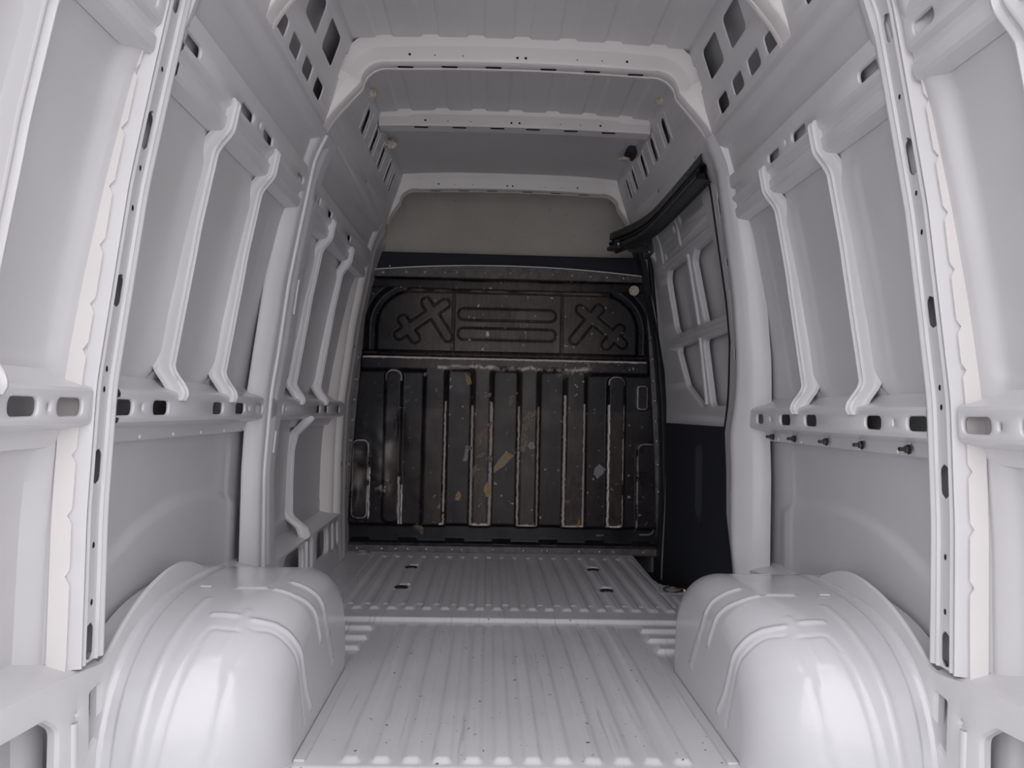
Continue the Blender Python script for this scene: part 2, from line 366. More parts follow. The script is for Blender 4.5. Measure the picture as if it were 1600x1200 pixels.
def make_arch(s):
    n = 2.9; A, H, yc = .475, .385, 2.03
    phi = np.linspace(0, PI, 340); c_, s_ = np.cos(phi), np.sin(phi)
    oy = -A*np.sign(c_)*np.abs(c_)**(2/n); oz = H*np.abs(s_)**(2/n)
    # re-sample evenly
    cum = np.r_[0, np.cumsum(np.hypot(np.diff(oy), np.diff(oz)))]; t = np.linspace(0, cum[-1], 340)
    oy, oz = np.interp(t, cum, oy)+yc, np.interp(t, cum, oz)
    f = t/t[-1]
    rr = np.interp(f, [0, .22, .42, .62, .82, 1], [.27, .22, .12, .09, .07, .06])
    cy, cz = 2.14, -.02
    dvec = np.stack([cy-oy, cz-oz], -1); dl = np.linalg.norm(dvec, axis=1, keepdims=True); dn = dvec/dl
    rows = []
    for x in np.linspace(.95, .54, 60):     # straight part up to each corner start
        pass
    K1, K2, K3 = 60, 46, 30
    V = np.zeros((340, K1+K2+K3, 3))
    for j in range(K1):
        q = j/(K1-1); xj = .95+((.54+rr)-.95)*q
        V[:, j] = np.stack([xj, oy, oz], -1)
    for j in range(K2):
        a = (j+1)/K2*PI/2; ins = rr*(1-np.cos(a)); xj = .54+rr*(1-np.sin(a))
        V[:, K1+j] = np.stack([xj, oy+dn[:, 0]*ins, oz+dn[:, 1]*ins], -1)
    e = V[:, K1+K2-1]
    for j in range(K3):
        q = (j+1)/K3; V[:, K1+K2+j] = np.stack([np.full(340, .54), e[:, 1]+(cy-e[:, 1])*q, e[:, 2]+(cz-e[:, 2])*q], -1)
    # normals by finite differences
    du = np.gradient(V, axis=0); dv = np.gradient(V, axis=1); Nn = np.cross(du, dv); Nn /= np.linalg.norm(Nn, axis=2, keepdims=True)+1e-9
    cen = np.array([.85, 2.1, .1]); Nn *= np.sign(((V-cen)*Nn).sum(2, keepdims=True))
    D = np.zeros(V.shape[:2])
    sm = 9
    light = [[(.615, 1.765, .375), (.575, 1.80, .345), (.55, 1.87, .24), (.54, 1.93, .13), (.54, 1.99, .06)], [(.625, 1.93, .385), (.58, 1.95, .365), (.55, 2.02, .29), (.54, 2.08, .21)], [(.60, 2.02, .385), (.565, 2.05, .36), (.545, 2.12, .27), (.54, 2.26, .09)],
             [(.662, 1.765, .38), (.722, 1.765, .38)], [(.65, 1.93, .385), (.72, 1.93, .385)], [(.765, 1.85, .37), (.785, 1.68, .28), (.805, 1.58, .05)], [(.655, 1.80, .36), (.675, 1.68, .28), (.697, 1.58, .05)]]
    dark = [[(.645, 1.72, .355), (.71, 1.72, .355), (.735, 1.64, .27), (.768, 1.57, .05)], [(.605, 1.74, .35), (.63, 1.64, .28), (.659, 1.57, .05)], [(.605, 1.74, .36), (.57, 1.78, .33), (.55, 1.83, .25), (.54, 1.92, .05)]]
    for i, L in enumerate(snap_lines(V, light)):
        D += (.0050 if i < 5 else .0028)*np.exp(-(dist_lines(V, L)/(.0065 if i < 5 else .009))**2)
    for L in snap_lines(V, dark): D -= .0026*np.exp(-(dist_lines(V, L)/.0040)**2)
    # long pressed seam near the wall
    D += -.004*sstep(.842, .848, V[..., 0])
    D += .006*sstep(.868, .872, V[..., 0])
    # dents low on the rear end
    V = V+Nn*D[..., None]
    V[..., 0] *= s
    V[..., 2] = np.maximum(V[..., 2], -.02)
    r = tag(gridmesh('wheel_arch', V, M['white'], ang=60), 'glossy white wheel arch box bulging from the floor on the %s side' % SIDE[s], 'wheel arch', 'wheel arches at the rear of the load floor')
    # foot flange round the box
    P = V[:, K1+K2-1]
    base = [V[0, j] for j in range(10, K1+K2)]
    path = [(s*abs(p[0]), p[1]-.004, .004) for p in base[::4]]
    tube('foot_weld_bead', path, .006, M['white'], r, n=6)
    # raised square dimples on the box crown
    for (x, y, z) in ((.80, 1.93, .388),):
        box('crown_dimple', (s*x, y, z-.001), (.03, .012, .006), M['white'], r, .002)
    return r
for s in (-1, 1): make_arch(s)

# ================================================ SILL PANELS (low wall structure with openings)
def offs(tab):
    zz, oo = zip(*tab); return lambda y, z: float(np.interp(z, zz, oo))
def make_sill(s):
    top = [(1.02, .345), (1.25, .342), (1.46, .325), (1.60, .305), (1.64, .34), (1.70, .375), (1.76, .402), (1.82, .42), (1.90, .435), (1.98, .437), (2.06, .42), (2.13, .392), (2.20, .348), (2.27, .312), (2.34, .305), (2.60, .300)]
    end = 4.04 if s < 0 else 2.74
    top += [(2.66, .278), (2.9, .268), (3.4, .273), (end, .282)] if s < 0 else [(2.66, .29), (end, .285)]
    ty = np.unique(np.round(np.concatenate([np.arange(1.02, end, .08), np.arange(1.56, 2.42, .02), [end]]), 3))
    fine = np.arange(.9, 4.3, .005); fz = np.interp(fine, [a for a, _ in top], [b for _, b in top]); kk_ = np.exp(-.5*(np.arange(-12, 13)*.005/.022)**2); kk_ /= kk_.sum()
    fz = np.convolve(np.pad(fz, 12, 'edge'), kk_, 'valid'); top = [(float(y), float(np.interp(y, fine, fz))) for y in ty]
    arch_low = [(2.52, .0), (2.50, .13), (2.44, .24), (2.34, .31), (2.24, .335), (2.03, .345), (1.85, .335), (1.70, .285), (1.60, .20), (1.56, .08), (1.55, -.02), (1.02, -.02)]
    outline = top+[(end, .0)]+arch_low
    holes = [([(1.10, .0), (1.425, .0), (1.425, .225), (1.385, .272), (1.25, .285), (1.10, .285)], .03), ([(1.541, .150), (1.579, .172), (1.579, .268), (1.541, .262)], .004), ([(1.645, .222), (1.690, .222), (1.690, .250), (1.645, .250)], .010)]
    holes = holes[:1]*0+[([(1.12, .01), (1.425, .01), (1.432, .235), (1.39, .268), (1.12, .288)], .028)]+holes[1:]
    holes += [circ(1.716, .322, .012), circ(1.49, .24, .008)*1]
    holes += [([(2.555, .06), (2.60, .06), (2.60, .255), (2.545, .275), (2.53, .27)], .018)]
    holes += [slot(2.36, .285, .010, .016), slot(2.42, .285, .008, .012)]
    if s < 0:
        holes += [slot(2.745, .175, .10, .15, .03), slot(3.10, .185, .30, .14, .045), slot(3.385, .19, .055, .15, .027), slot(3.62, .19, .24, .13, .045), slot(3.83, .19, .05, .13, .02), slot(3.95, .19, .05, .12, .02)]
    r = tag(sheet('sill_panel', outline, holes, wallT(s), M['paint'], rim=.011, depth=.012, edge=.012), 'pale grey pressed sill panel with cut-outs running low along the %s wall' % SIDE[s], 'sill panel', 'low sill panels')
    # ledge from the panel's top edge out to the skin
    V = []
    for y, z in top:
        k_ = 1. if (1.58 < y < 2.3) else 0.
        V.append([(s*(float(prof(z))), y, z), (s*(float(prof(z))+.007), y, z+.003), (s*(float(prof(z))+.022), y, z+.008-.035*k_), (s*(float(skin(z))+.01), y, z+.03-.20*k_)])
    gridmesh('ledge', V, M['paint'], r)
    # raised vertical beads beside the openings
    for y, z0, z1 in ((1.478, .03, .23),):
        V = [[(s*(float(prof(z))-.006*math.cos(q)), y+.009*math.sin(q), z) for q in np.linspace(-1.57, 1.57, 7)] for z in np.linspace(z0, z1, 8)]
        gridmesh('bead', V, M['paint'], r)
    for y in ((2.33, 2.375, 2.43) if s > 0 else (2.44, 2.49)):
        V = [[(s*(float(prof(z))-.006*math.cos(q)), y+.006*math.sin(q), z) for q in np.linspace(-1.57, 1.57, 7)] for z in np.linspace(.25, .285, 4)]
        gridmesh('bead', V, M['paint'], r)
    if s < 0:
        for y in (3.29,):
            V = [[(s*(float(prof(z))-.010*math.cos(q)), y+.011*math.sin(q), z) for q in np.linspace(-1.57, 1.57, 7)] for z in np.linspace(.09, .26, 8)]
            gridmesh('bead', V, M['paint'], r)
    # flange round the wheel box, following the hump
    Pth = [(1.60, .325), (1.68, .352), (1.76, .385), (1.85, .412), (1.95, .42), (2.05, .408), (2.13, .375), (2.2, .335)]
    return r
for s in (-1, 1): make_sill(s)

# ================================================ RAILS
belt_off = [(.755, .085), (.762, .062), (.772, .056), (.795, .047), (.803, .012), (.809, .002), (.816, 0), (.872, 0), (.879, .004), (.884, .016), (.894, .046), (.905, .060), (.915, .075)]
upper_off = [(1.548, .040), (1.553, .024), (1.558, .008), (1.566, .003), (1.590, .003), (1.600, .010), (1.612, .010), (1.622, .001), (1.632, 0), (1.700, 0), (1.708, .002), (1.712, .010), (1.716, .030)]
def make_rail(name, s, y0, y1, slots, tab, label, cat, group, small=(), zs=None):
    z0, z1 = tab[0][0], tab[-1][0]
    outline = [(y0, z) for z, _ in tab]+[(y1, z) for z, _ in tab[::-1]]
    off = offs(tab); T = lambda y, z, w_: (s*(float(prof(z))+off(y, z)-w_), y, z)
    holes = [slot((a+b)/2, (c+d)/2, b-a, d-c, r) for a, b, c, d, r in slots]+[slot(y, z, .010, .016) for y, z in small]
    return tag(sheet(name, outline, holes, T, M['paint'], rim=.005, depth=.003, bends=[z for z, _ in tab[1:-1]], edge=0), label, cat, group)
def mk_belt(s):
    g = 'perforated belt rails along the side walls'
    mk = lambda a, b, z0=.824, z1=.858, r=.013: (a, b, z0, z1, r)
    # rear bay, middle bay, front bay
    dy = 0 if s < 0 else .02
    A = [mk(1.06, 1.145), mk(1.235+dy*.0, 1.318) if s < 0 else mk(1.215, 1.315), mk(1.374, 1.460) if s < 0 else mk(1.393, 1.480)]
    B = [mk(1.580, 1.664), mk(1.760, 1.846), mk(2.136, 2.218), mk(2.323, 2.412), mk(2.52, 2.60)] if s < 0 else [mk(1.600, 1.682), mk(1.793, 1.873), mk(2.154, 2.236), mk(2.344, 2.427), mk(2.575, 2.64)]
    make_rail('belt_rail', s, 1.03, 1.49, A, belt_off, 'short end of the slotted belt rail behind the rear pillar, %s wall' % SIDE[s], 'rail', g, small=[(1.348 if s < 0 else 1.368, .840)])
    r = make_rail('belt_rail', s, 1.60, 2.60 if s < 0 else 2.72, B, belt_off, 'slotted horizontal belt rail between rear and middle pillars, %s wall' % SIDE[s], 'rail', g, small=[(1.705 if s < 0 else 1.735, .842), (2.45 if s < 0 else 2.51, .842)])
    if s < 0:
        make_rail('belt_rail', s, 2.70, 4.03, [mk(2.775, 2.850, .822, .862), mk(3.400, 3.475), mk(3.565, 3.640), mk(3.84, 3.92)], belt_off, 'slotted horizontal belt rail in the front bay of the left wall', 'rail', g, small=[(2.89, .842)])
    else:
        for y in (1.748, 1.971, 2.181, 2.413, 2.60):     # threaded studs under the right rail
            x = .9215; b = empty('stud'); b.parent = r
            z = .779
            V = [[(x-u, y+rad*math.cos(q), z+rad*math.sin(q)) for q in np.linspace(0, 2*PI, 9)] for u, rad in ((0, .0125), (.003, .0125), (.004, .006), (.008, .0055), (.0085, .010), (.010, .0095), (.012, .0055), (.026, .005), (.026, .0))]
            o = gridmesh('threaded_stud', V, M['darksteel'], r, 30)
            bpy.data.objects.remove(b)
            V = [[(x-u, y+.006+rad*math.cos(q), z+.016+rad*math.sin(q)) for q in np.linspace(0, 2*PI, 9)] for u, rad in ((0, .011), (.003, .009), (.0035, 0))]
            gridmesh('stud_pad', V, M['paint'], o)
    # row of pop marks on the lower lip
    for y in np.arange(1.80, 2.6, .19):
        V = [[(s*(float(prof(.772))+.056-u), y+.02+rad*math.cos(q), .770+rad*math.sin(q)) for q in np.linspace(0, 2*PI, 9)] for u, rad in ((0, .006), (.003, .004), (.004, 0))]
        gridmesh('spot_weld', V, M['bow'], r)
def mk_upper(s):
    g = 'slotted upper rails along the side walls'
    f = lambda a, b: (a, b, 1.636, 1.664, .011)
    make_rail('upper_rail', s, 1.03, 1.49, [f(1.10, 1.18), f(1.395, 1.465)], upper_off, 'short end of the slotted upper rail behind the rear pillar, %s wall' % SIDE[s], 'rail', g)
    B = [f(1.590, 1.683), f(1.965, 2.062), f(2.155, 2.243), f(2.535, 2.615)] if s < 0 else [f(1.597, 1.690), f(1.985, 2.074), f(2.172, 2.255), f(2.56, 2.64)]
    make_rail('upper_rail', s, 1.60, 2.64 if s < 0 else 2.69, B, upper_off, 'slotted upper rail between rear and middle pillars, %s wall' % SIDE[s], 'rail', g, small=[(2.115, 1.655)])
    if s < 0:
        make_rail('upper_rail', s, 2.76, 4.03, [f(2.82, 2.88), f(3.02, 3.09), f(3.43, 3.51)], upper_off, 'slotted upper rail in the front bay of the left wall', 'rail', g)
for s in (-1, 1): mk_belt(s); mk_upper(s)

# ================================================ CANT PANELS (perforated panel between wall and roof)
def make_cant(s):
    tab = [(1.800, .030), (1.808, .012), (1.814, .003), (1.822, .0), (1.86, 0), (1.90, 0), (1.95, 0), (2.0, 0), (2.05, 0), (2.10, 0), (2.13, 0), (2.155, .0), (2.172, .006)]
    off = offs(tab); y0, y1 = 1.03, 4.12
    outline = [(y0, z) for z, _ in tab]+[(y1, z) for z, _ in tab[::-1]]
    T = lambda y, z, w_: (s*(float(prof(z))+off(y, z)-w_), y, z)
    H = [([(a, 1.884), (b, 1.884), (b, 1.934), (a, 1.934)], .012) for a, b in ((1.40, 1.50), (1.55, 1.66), (1.70, 1.80), (1.945, 2.058), (2.107, 2.196), (2.250, 2.338), (2.394, 2.485))]
    H += [([(a, 2.003), (b, 2.003), (b, 2.104), (a, 2.104)], .018) for a, b in ((1.30, 1.48), (1.55, 1.80), (2.132, 2.27), (2.340, 2.486))]
    H += [slot(2.585, 2.056, .026, .085, .008)]
    H += [slot(y, 2.055, wd, .100, .020) for y, wd in ((3.083, .056), (3.307, .052), (3.528, .05), (3.748, .046), (3.905, .04))]
    H += [slot(2.85, 1.86, .022, .006), slot(3.42, 1.90, .03, .010)]
    r = tag(sheet('cant_panel', outline, H, T, M['paint'], rim=.004, depth=.001, bends=[z for z, _ in tab[1:-1]], edge=0), 'sloping perforated panel joining the %s wall to the roof' % SIDE[s], 'panel', 'perforated panels under the roof edges')
    # light beads framing the tall slots of the front part
    for y in (3.02, 3.14, 3.25, 3.36, 3.47, 3.58, 3.70, 3.80, 3.865):
        V = [[(s*(float(prof(z))-.0045*math.cos(q)), y+.005*math.sin(q), z) for q in np.linspace(-1.57, 1.57, 5)] for z in np.linspace(2.0, 2.11, 6)]
        gridmesh('bead', V, M['paint'], r)
    return r
for s in (-1, 1): make_cant(s)

# ================================================ PILLARS
def make_pillar(name, s, section, zs, slots, label, mat, ymap=None, offz=None, hole_col=None, toothed=None, hd=.0155):
    """section: list of (y, off). hole columns are inserted around hole_col=(index) where slots open"""
    V = []
    for z in zs:
        row = []
        hw = 0.
        for (c, L) in slots:
            a = abs(z-c)/(L/2)
            if a < 1: hw = max(hw, hd*(1-max(0, (abs(z-c)-(L/2-hd))/hd)**2)**.5 if abs(z-c) > L/2-hd else hd)
        for i, (y, o_) in enumerate(section):
            yy = ymap(y, z) if ymap else y; oo = o_*(offz(z) if (offz and o_ < .004) else 1)
            if i == hole_col:
                yc = yy
                for q, dd in ((-1, 0), (1, 0)):
                    row.append((s*(float(prof(z))+oo), yc+q*(hw+(.004 if hw else 0)), z))
                    if q < 0:
                        row.append((s*(float(prof(z))+oo+.0015), yc-hw, z)); row.append((s*(float(prof(z))+oo+.002*(hw > 0)+.0018), yc-hw, z))
                        row.append((s*(float(prof(z))+oo+.002*(hw > 0)+.0018), yc+hw, z)); row.append((s*(float(prof(z))+oo+.0015), yc+hw, z))
            else:
                ox = max(oo, .001) if oo > .05 else oo
                xx = float(prof(z))+oo
                if o_ >= .079: xx = float(skin(z))+.004
                row.append((s*xx, yy, z))
        V.append(row)
    V = np.array(V)
    n, m = V.shape[:2]; idx = np.arange(n*m).reshape(n, m); F = []
    hc = (hole_col+2) if hole_col is not None else -5
    for i in range(n-1):
        for j in range(m-1):
            if j == hc: continue
            F.append((idx[i, j], idx[i+1, j], idx[i+1, j+1], idx[i, j+1]))
    # close the slit where there is no slot
    bm = bmesh.new(); me = bpy.data.meshes.new(name); me.from_pydata([tuple(p) for p in V.reshape(-1, 3)], [], F); bm.from_mesh(me)
    bmesh.ops.remove_doubles(bm, verts=bm.verts, dist=1e-5); bmesh.ops.dissolve_degenerate(bm, dist=1e-6, edges=bm.edges)
    bm.to_mesh(me); bm.free(); me.materials.append(mat); me.shade_smooth(); me.set_sharp_from_angle(angle=math.radians(50))
    o = link(bpy.data.objects.new(name, me))
    return tag(o, label, 'pillar', 'body pillars along the side walls')
rear_sec = [(1.478, .085), (1.4785, .046), (1.480, .030), (1.484, .023), (1.4925, .009), (1.4945, .002), (1.497, -.002), (1.502, -.002), (1.506, .001), (1.508, .0045), (1.513, .0045), (1.5155, .001), (1.5175, .0), (1.5195, .001), (1.5215, .0025), (1.5230, .006), (1.5415, .006), (1.5600, .006), (1.5615, .0025), (1.563, .0), (1.565, .001), (1.567, .0045), (1.571, .005), (1.574, .0035), (1.577, -.001), (1.582, -.002), (1.587, 0), (1.590, .006), (1.594, .015), (1.598, .04), (1.598, .085)]
for s in (-1, 1):
    dy = 0 if s < 0 else .012
    sec = [(y+dy, o_) for y, o_ in rear_sec]
    zs = np.unique(np.round(np.concatenate([np.linspace(.326, 1.80, 90)]+[np.linspace(max(.326, c-.042), c+.042, 23) for c in (1.418, 1.082, .72, .366, 1.70)]), 4))
    slots_ = [(1.418, .078), (1.082, .068), (.72, .070), (.366, .072), (1.70, .06)]
    p = make_pillar('rear_pillar', s, sec, zs, slots_, 'ribbed light grey pillar with oval slots between rear and middle bays, %s' % SIDE[s], M['paint'], hole_col=16)
    # toothed overlap flange on its rear side
    out = [(.06, .315)]
    tt = []
    zc = .42
    while zc < 1.60:
        tt += [(.012, zc), (.012, zc+.075), (.024, zc+.090), (.012, zc+.104)]; zc += .118 if not .70 < zc < .9 else .09
    poly = [(.050, .315)]+[(.014, .315)]+tt+[(.014, 1.6), (.050, 1.6)]
    poly = [(a*.75+(.006 if a < .03 else .016), b) for a, b in poly]
    T = lambda a, z, w_, s=s, dy=dy: (s*(float(prof(z))+a), 1.4765+dy-.0025-w_, z)
    world = sheet('toothed_flange', poly, [], T, M['bow'], p, edge=.0022, bends=list(np.arange(.4, 1.6, .1)))
    # small dark bolt holes in the web
    for z in (.92, .56, .445, 1.255, 1.34, 1.55, .878):
        V = [[(s*(float(prof(z))+.006-.0008), 1.5415+dy+rad*math.cos(q)*.75, z+rad*1.2*math.sin(q)) for q in np.linspace(0, 2*PI, 13)] for rad in (.0055, .0)]
        gridmesh('hole', V, M['rubber'], p)
# middle pillars
def mid_y(s):
    if s < 0:
        a = lambda z: np.interp(z, [0, .7, 1.05, 1.8], [.01, .01, .01, .02]); b = lambda z: np.interp(z, [0, .3, .6, 1.05, 1.8], [.03, .0, -.04, .06, .02])
    else:
        a = lambda z: np.interp(z, [0, .3, .8, 1.05, 1.4, 1.8], [.09, .115, .115, .05, .02, .0]); b = lambda z: np.interp(z, [0, .2, .45, .78, .95, 1.14, 1.5, 1.85], [.03, .05, .17, .19, .10, .02, 0, -.03])
    def f(y, z):
        q = min(max((y-2.58)/.26, 0), 1); return y+float(a(z))*(1-q)+float(b(z))*q
    return f
mid_sec = [(2.574, .056), (2.577, .053), (2.580, .048), (2.588, .030), (2.602, .010), (2.612, .003), (2.625, 0), (2.66, 0), (2.672, .002), (2.676, .006), (2.684, .007), (2.704, .007), (2.724, .006), (2.730, .001), (2.76, 0), (2.795, 0), (2.812, -.001), (2.818, .0), (2.822, .008), (2.824, .03), (2.826, .085)]
for s in (-1, 1):
    zsl = [(1.42, .05), (1.08, .05), (.62, .045), (1.64, .04)] if s < 0 else [(1.64, .07), (1.43, .035), (1.09, .05), (.53, .055)]
    zs = np.unique(np.round(np.concatenate([np.linspace(.02, 1.86, 90)]+[np.linspace(c-.034, c+.034, 17) for c, _ in zsl]), 4))
    sec = mid_sec
    if s > 0:
        sec = [(2.555, .060), (2.560, .056), (2.570, .050), (2.580, .030), (2.588, .012), (2.592, .002), (2.615, -.008), (2.635, -.018), (2.650, -.022), (2.668, -.021), (2.684, -.018), (2.70, -.014), (2.716, -.010), (2.737, -.007), (2.76, -.004), (2.795, -.002), (2.812, -.001), (2.818, .0), (2.822, .008), (2.824, .03), (2.826, .085)]
    p = make_pillar('middle_pillar', s, sec, zs, zsl, 'smooth pale grey pillar rising to the roof bow mid-way along, %s wall' % SIDE[s], M['paint'], ymap=mid_y(s), hole_col=11 if s < 0 else 13, hd=.0105, offz=None if s < 0 else (lambda z: float(np.interp(z, [0, .15, .35, .75, 1.0, 1.5, 1.86], [.6, 1.2, 2.1, 2.1, 1.3, 1.0, .6]))))
    f = mid_y(s)
    if s < 0:
        zz_ = np.linspace(.20, 1.84, 90)
        V = [[(s*(float(prof(z))-.009*math.cos(q)), f(2.660, z)+.008*math.sin(q), z) for q in np.linspace(-1.57, 1.57, 9)] for z in zz_]
        gridmesh('ridge', V, M['paint'], p)
    for z0, z1 in ((1.20, 1.33), (.68, .76)):   # vertical bead pressed in the face
        V = [[(s*(float(prof(z))-.005*math.cos(q)), f(2.77, z)+.006*math.sin(q), z) for q in np.linspace(-1.57, 1.57, 7)] for z in np.linspace(z0, z1, 14)]
        gridmesh('bead', V, M['paint'], p)
# left front pillar beside the bulkhead
sec = [(3.93, .085), (3.95, .045), (3.975, .030), (3.99, .028), (4.0, .012), (4.02, .0), (4.06, .0), (4.075, .006), (4.14, .008), (4.16, .004), (4.20, .004), (4.215, .012), (4.33, .022), (4.40, .030), (4.455, .034)]
p = make_pillar('front_pillar', -1, sec, np.linspace(.02, 1.86, 60), [], 'warm grey pillar in the front left corner beside the black bulkhead', M['bow'])
for (y, z, rd) in ((4.12, 1.19, .010), (4.12, 1.225, .004), (4.12, 1.155, .004), (4.03, .545, .013), (4.03, .59, .004), (4.03, .50, .004), (4.18, .545, .012), (4.20, .40, .012)):
    x = -(float(prof(z))+float(np.interp(y, [a for a, b in sec], [b for a, b in sec])))+.0015
    V = [[(x, y+rd*r_*math.cos(q), z+rd*r_*math.sin(q)) for q in np.linspace(0, 2*PI, 13)] for r_ in (1, 0)]
    gridmesh('hole', V, M['darksteel'] if rd > .011 else M['rubber'], p)
# right front door post
sec = [(4.24, .115), (4.26, .062), (4.30, .050), (4.36, .047), (4.40, .045), (4.46, .05)]
make_pillar('front_door_post', 1, sec, np.linspace(-.1, 1.86, 50), [], 'black edged post between bulkhead and side door, front right', M['blackmetal'])

# ================================================ WALL RIBS (vertical stiffeners)
def make_rib(s, y, label, z0=.872, z1=1.632, foff=None, wd=.86, ang=None):
    zz = np.concatenate([np.linspace(z0, z0+.085, 16), np.linspace(z0+.1, z1-.16, 30), np.linspace(z1-.15, z1, 22)])
    def off(z):
        if foff: return foff(z)
        body = np.interp(z, [.95, 1.25, 1.5], [.044, .033, .030])
        return float(body*sstep(z0+.004, z0+.082, z)*sstep(z1-.062, z1-.135, z))
    sec = [(-.034, -.036), (-.025, -.030), (-.0205, -.024), (-.0185, -.004), (-.018, .003), (-.014, .006), (-.010, .005), (-.007, .000), (-.004, -.003), (.003, -.003), (.006, .002), (.009, .0065), (.013, .0065), (.0165, .002), (.0185, -.004), (.0195, -.022), (.024, -.030), (.034, -.036)]
    V = []
    for z in zz:
        o_ = off(z); f = 1+.25*(1-min(1, (z-z0)/.05))*0
        V.append([(s*(float(prof(z))+o_-dw-.008), y+dy*wd, z) for dy, dw in sec])
    V = [[(p[0]*0+s*(abs(V[0][i][0])+.006), p[1], z0-.012) for i, p in enumerate(V[0])]]+V+[[(s*(abs(V[-1][i][0])+.006), p[1], z1+.010) for i, p in enumerate(V[-1])]]
    r = tag(gridmesh('wall_rib', V, M['paint'], ang=50), label, 'rib', 'vertical ribs on the side panels')
    if not foff:       # wide foot pads tying the rib to the panel
        for zc, sg in ((z0+.085, -1),):
            V = []
            for t in np.linspace(0, 1, 7):
                z = zc+sg*t*.05; hw = .020+.055*t**1.8
                V.append([(s*(float(skin(z))-.012*(1-t)-.001), y+q*hw*wd, z) for q in np.linspace(-1, 1, 5)])
            gridmesh('foot_pad', V, M['skin'], r)
    return r
for s in (-1, 1):
    n_ = SIDE[s]
    make_rib(s, 1.195 if s < 0 else 1.215, 'pale vertical rib at the very edge of the frame, %s wall behind rear pillar' % n_, wd=1.1)
    make_rib(s, 1.912 if s < 0 else 1.932, 'S-ended vertical rib nearer the camera in the middle bay, %s wall' % n_)
    make_rib(s, 2.28 if s < 0 else 2.296, 'S-ended vertical rib farther from the camera in the middle bay, %s wall' % n_)
make_rib(-1, 3.115, 'S-ended vertical rib beside the middle pillar in the left front bay')
make_rib(-1, 3.560, 'S-ended vertical rib nearest the bulkhead in the left front bay', z1=1.615)
make_rib(-1, 3.30, 'lower vertical rib below the belt rail in the left front bay', z0=.285, z1=.800,
         foff=lambda z: float(np.interp(z, [.285, .32, .375, .5, .66, .725, .79, .8], [0, .012, .078, .080, .078, .066, .004, 0])))

# ================================================ ROOF BOWS
def bow_path(zl, inset, ztop, rad=.075, n=10, xtop=None):
    """closed inner face line of a bow from left leg foot over the roof to the right"""
    L = []
    zs_ = np.linspace(zl, ztop-rad, 12)
    for i, z in enumerate(zs_):
        L.append((-(float(prof(z))-inset*sstep(zl-.001, zl+.22, z)), z))
    xc = L[-1][0]
    x1, z1 = xc+rad*1.15, ztop
    for k in range(1, n+1):
        a = k/n*PI/2; L.append((xc+rad*1.15*(1-math.cos(a)), ztop-rad+rad*math.sin(a)))
    R_ = [(-x, z) for x, z in L[::-1]]
    mid = [(x, ztop+.010*(1-(x/.45)**2)) for x in np.linspace(L[-1][0]+.02, R_[0][0]-.02, 24)]
    return L+mid+R_
def make_bow(y, zl, inset, ztop, label, legs=True, dy=.11, slots=True):
    P = np.array(bow_path(zl, inset, ztop))
    t = np.gradient(P, axis=0); t /= np.linalg.norm(t, axis=1, keepdims=True); nrm = np.stack([t[:, 1], -t[:, 0]], -1)  # inward (down / to centre)
    # section: (y, height from the inner line outward) -> outward = -nrm
    hh = np.interp(np.arange(len(P)), np.linspace(0, len(P)-1, 9), [.008, .040, .050, .056, .056, .056, .050, .040, .008])
    sec = [(-.045, 1.9), (-.036, 1.22), (-.030, 1.06), (-.027, .95), (-.025, .25), (-.021, .05), (-.016, 0), (.02, 0), (.03, .05), (.034, .05), (.036, 0), (.05, 0), (.058, .1), (.062, 1.0), (.07, 1.9)]
    V = []
    for i, (x, z) in enumerate(P):
        V.append([(x-nrm[i, 0]*hh[i]*h, y+a*dy/.11, z-nrm[i, 1]*hh[i]*h) for a, h in sec])
    r = tag(gridmesh('roof_bow', V, M['bow'], ang=40), label, 'roof bow', 'pale cross bows under the roof')
    if slots:
        for k, xc in enumerate((-.42, -.26, -.10, .10, .26, .42)):
            z = ztop+.010*(1-(xc/.45)**2)
            hp = rpoly([(xc-.03, y+.008), (xc+.03, y+.008), (xc+.03, y+.022), (xc-.03, y+.022)], .0065)
            c = hp.mean(0); V = [[(a, b, z-.0012) for a, b in hp], [(c[0], c[1], z-.0012)]*len(hp)]
            V = [v+[v[0]] for v in V]
            gridmesh('slot', V, M['rubber'], r)
        for xc, rd in ((-.40, .005), (-.393+.0, .0), (-.31, .0025), (-.21, .0025), (-.015, .005), (.015, .005), (.20, .0025), (.29, .0025), (.38, .005)):
            if not rd: continue
            z = ztop+.028
            V = [[(xc+q_*rd*math.cos(a), y-.0262*dy/.11, z+q_*rd*math.sin(a)) for a in np.linspace(0, 2*PI, 11)] for q_ in (1, 0)]
            gridmesh('hole', V, M['rubber'], r)
    return r
make_bow(1.93, 1.865, .085, 2.095, 'roof bow nearest the camera, only its leg tip shows at the top of the frame')
make_bow(2.63, 1.850, .090, 2.088, 'wide pale roof bow with rounded corners resting on the middle pillars')
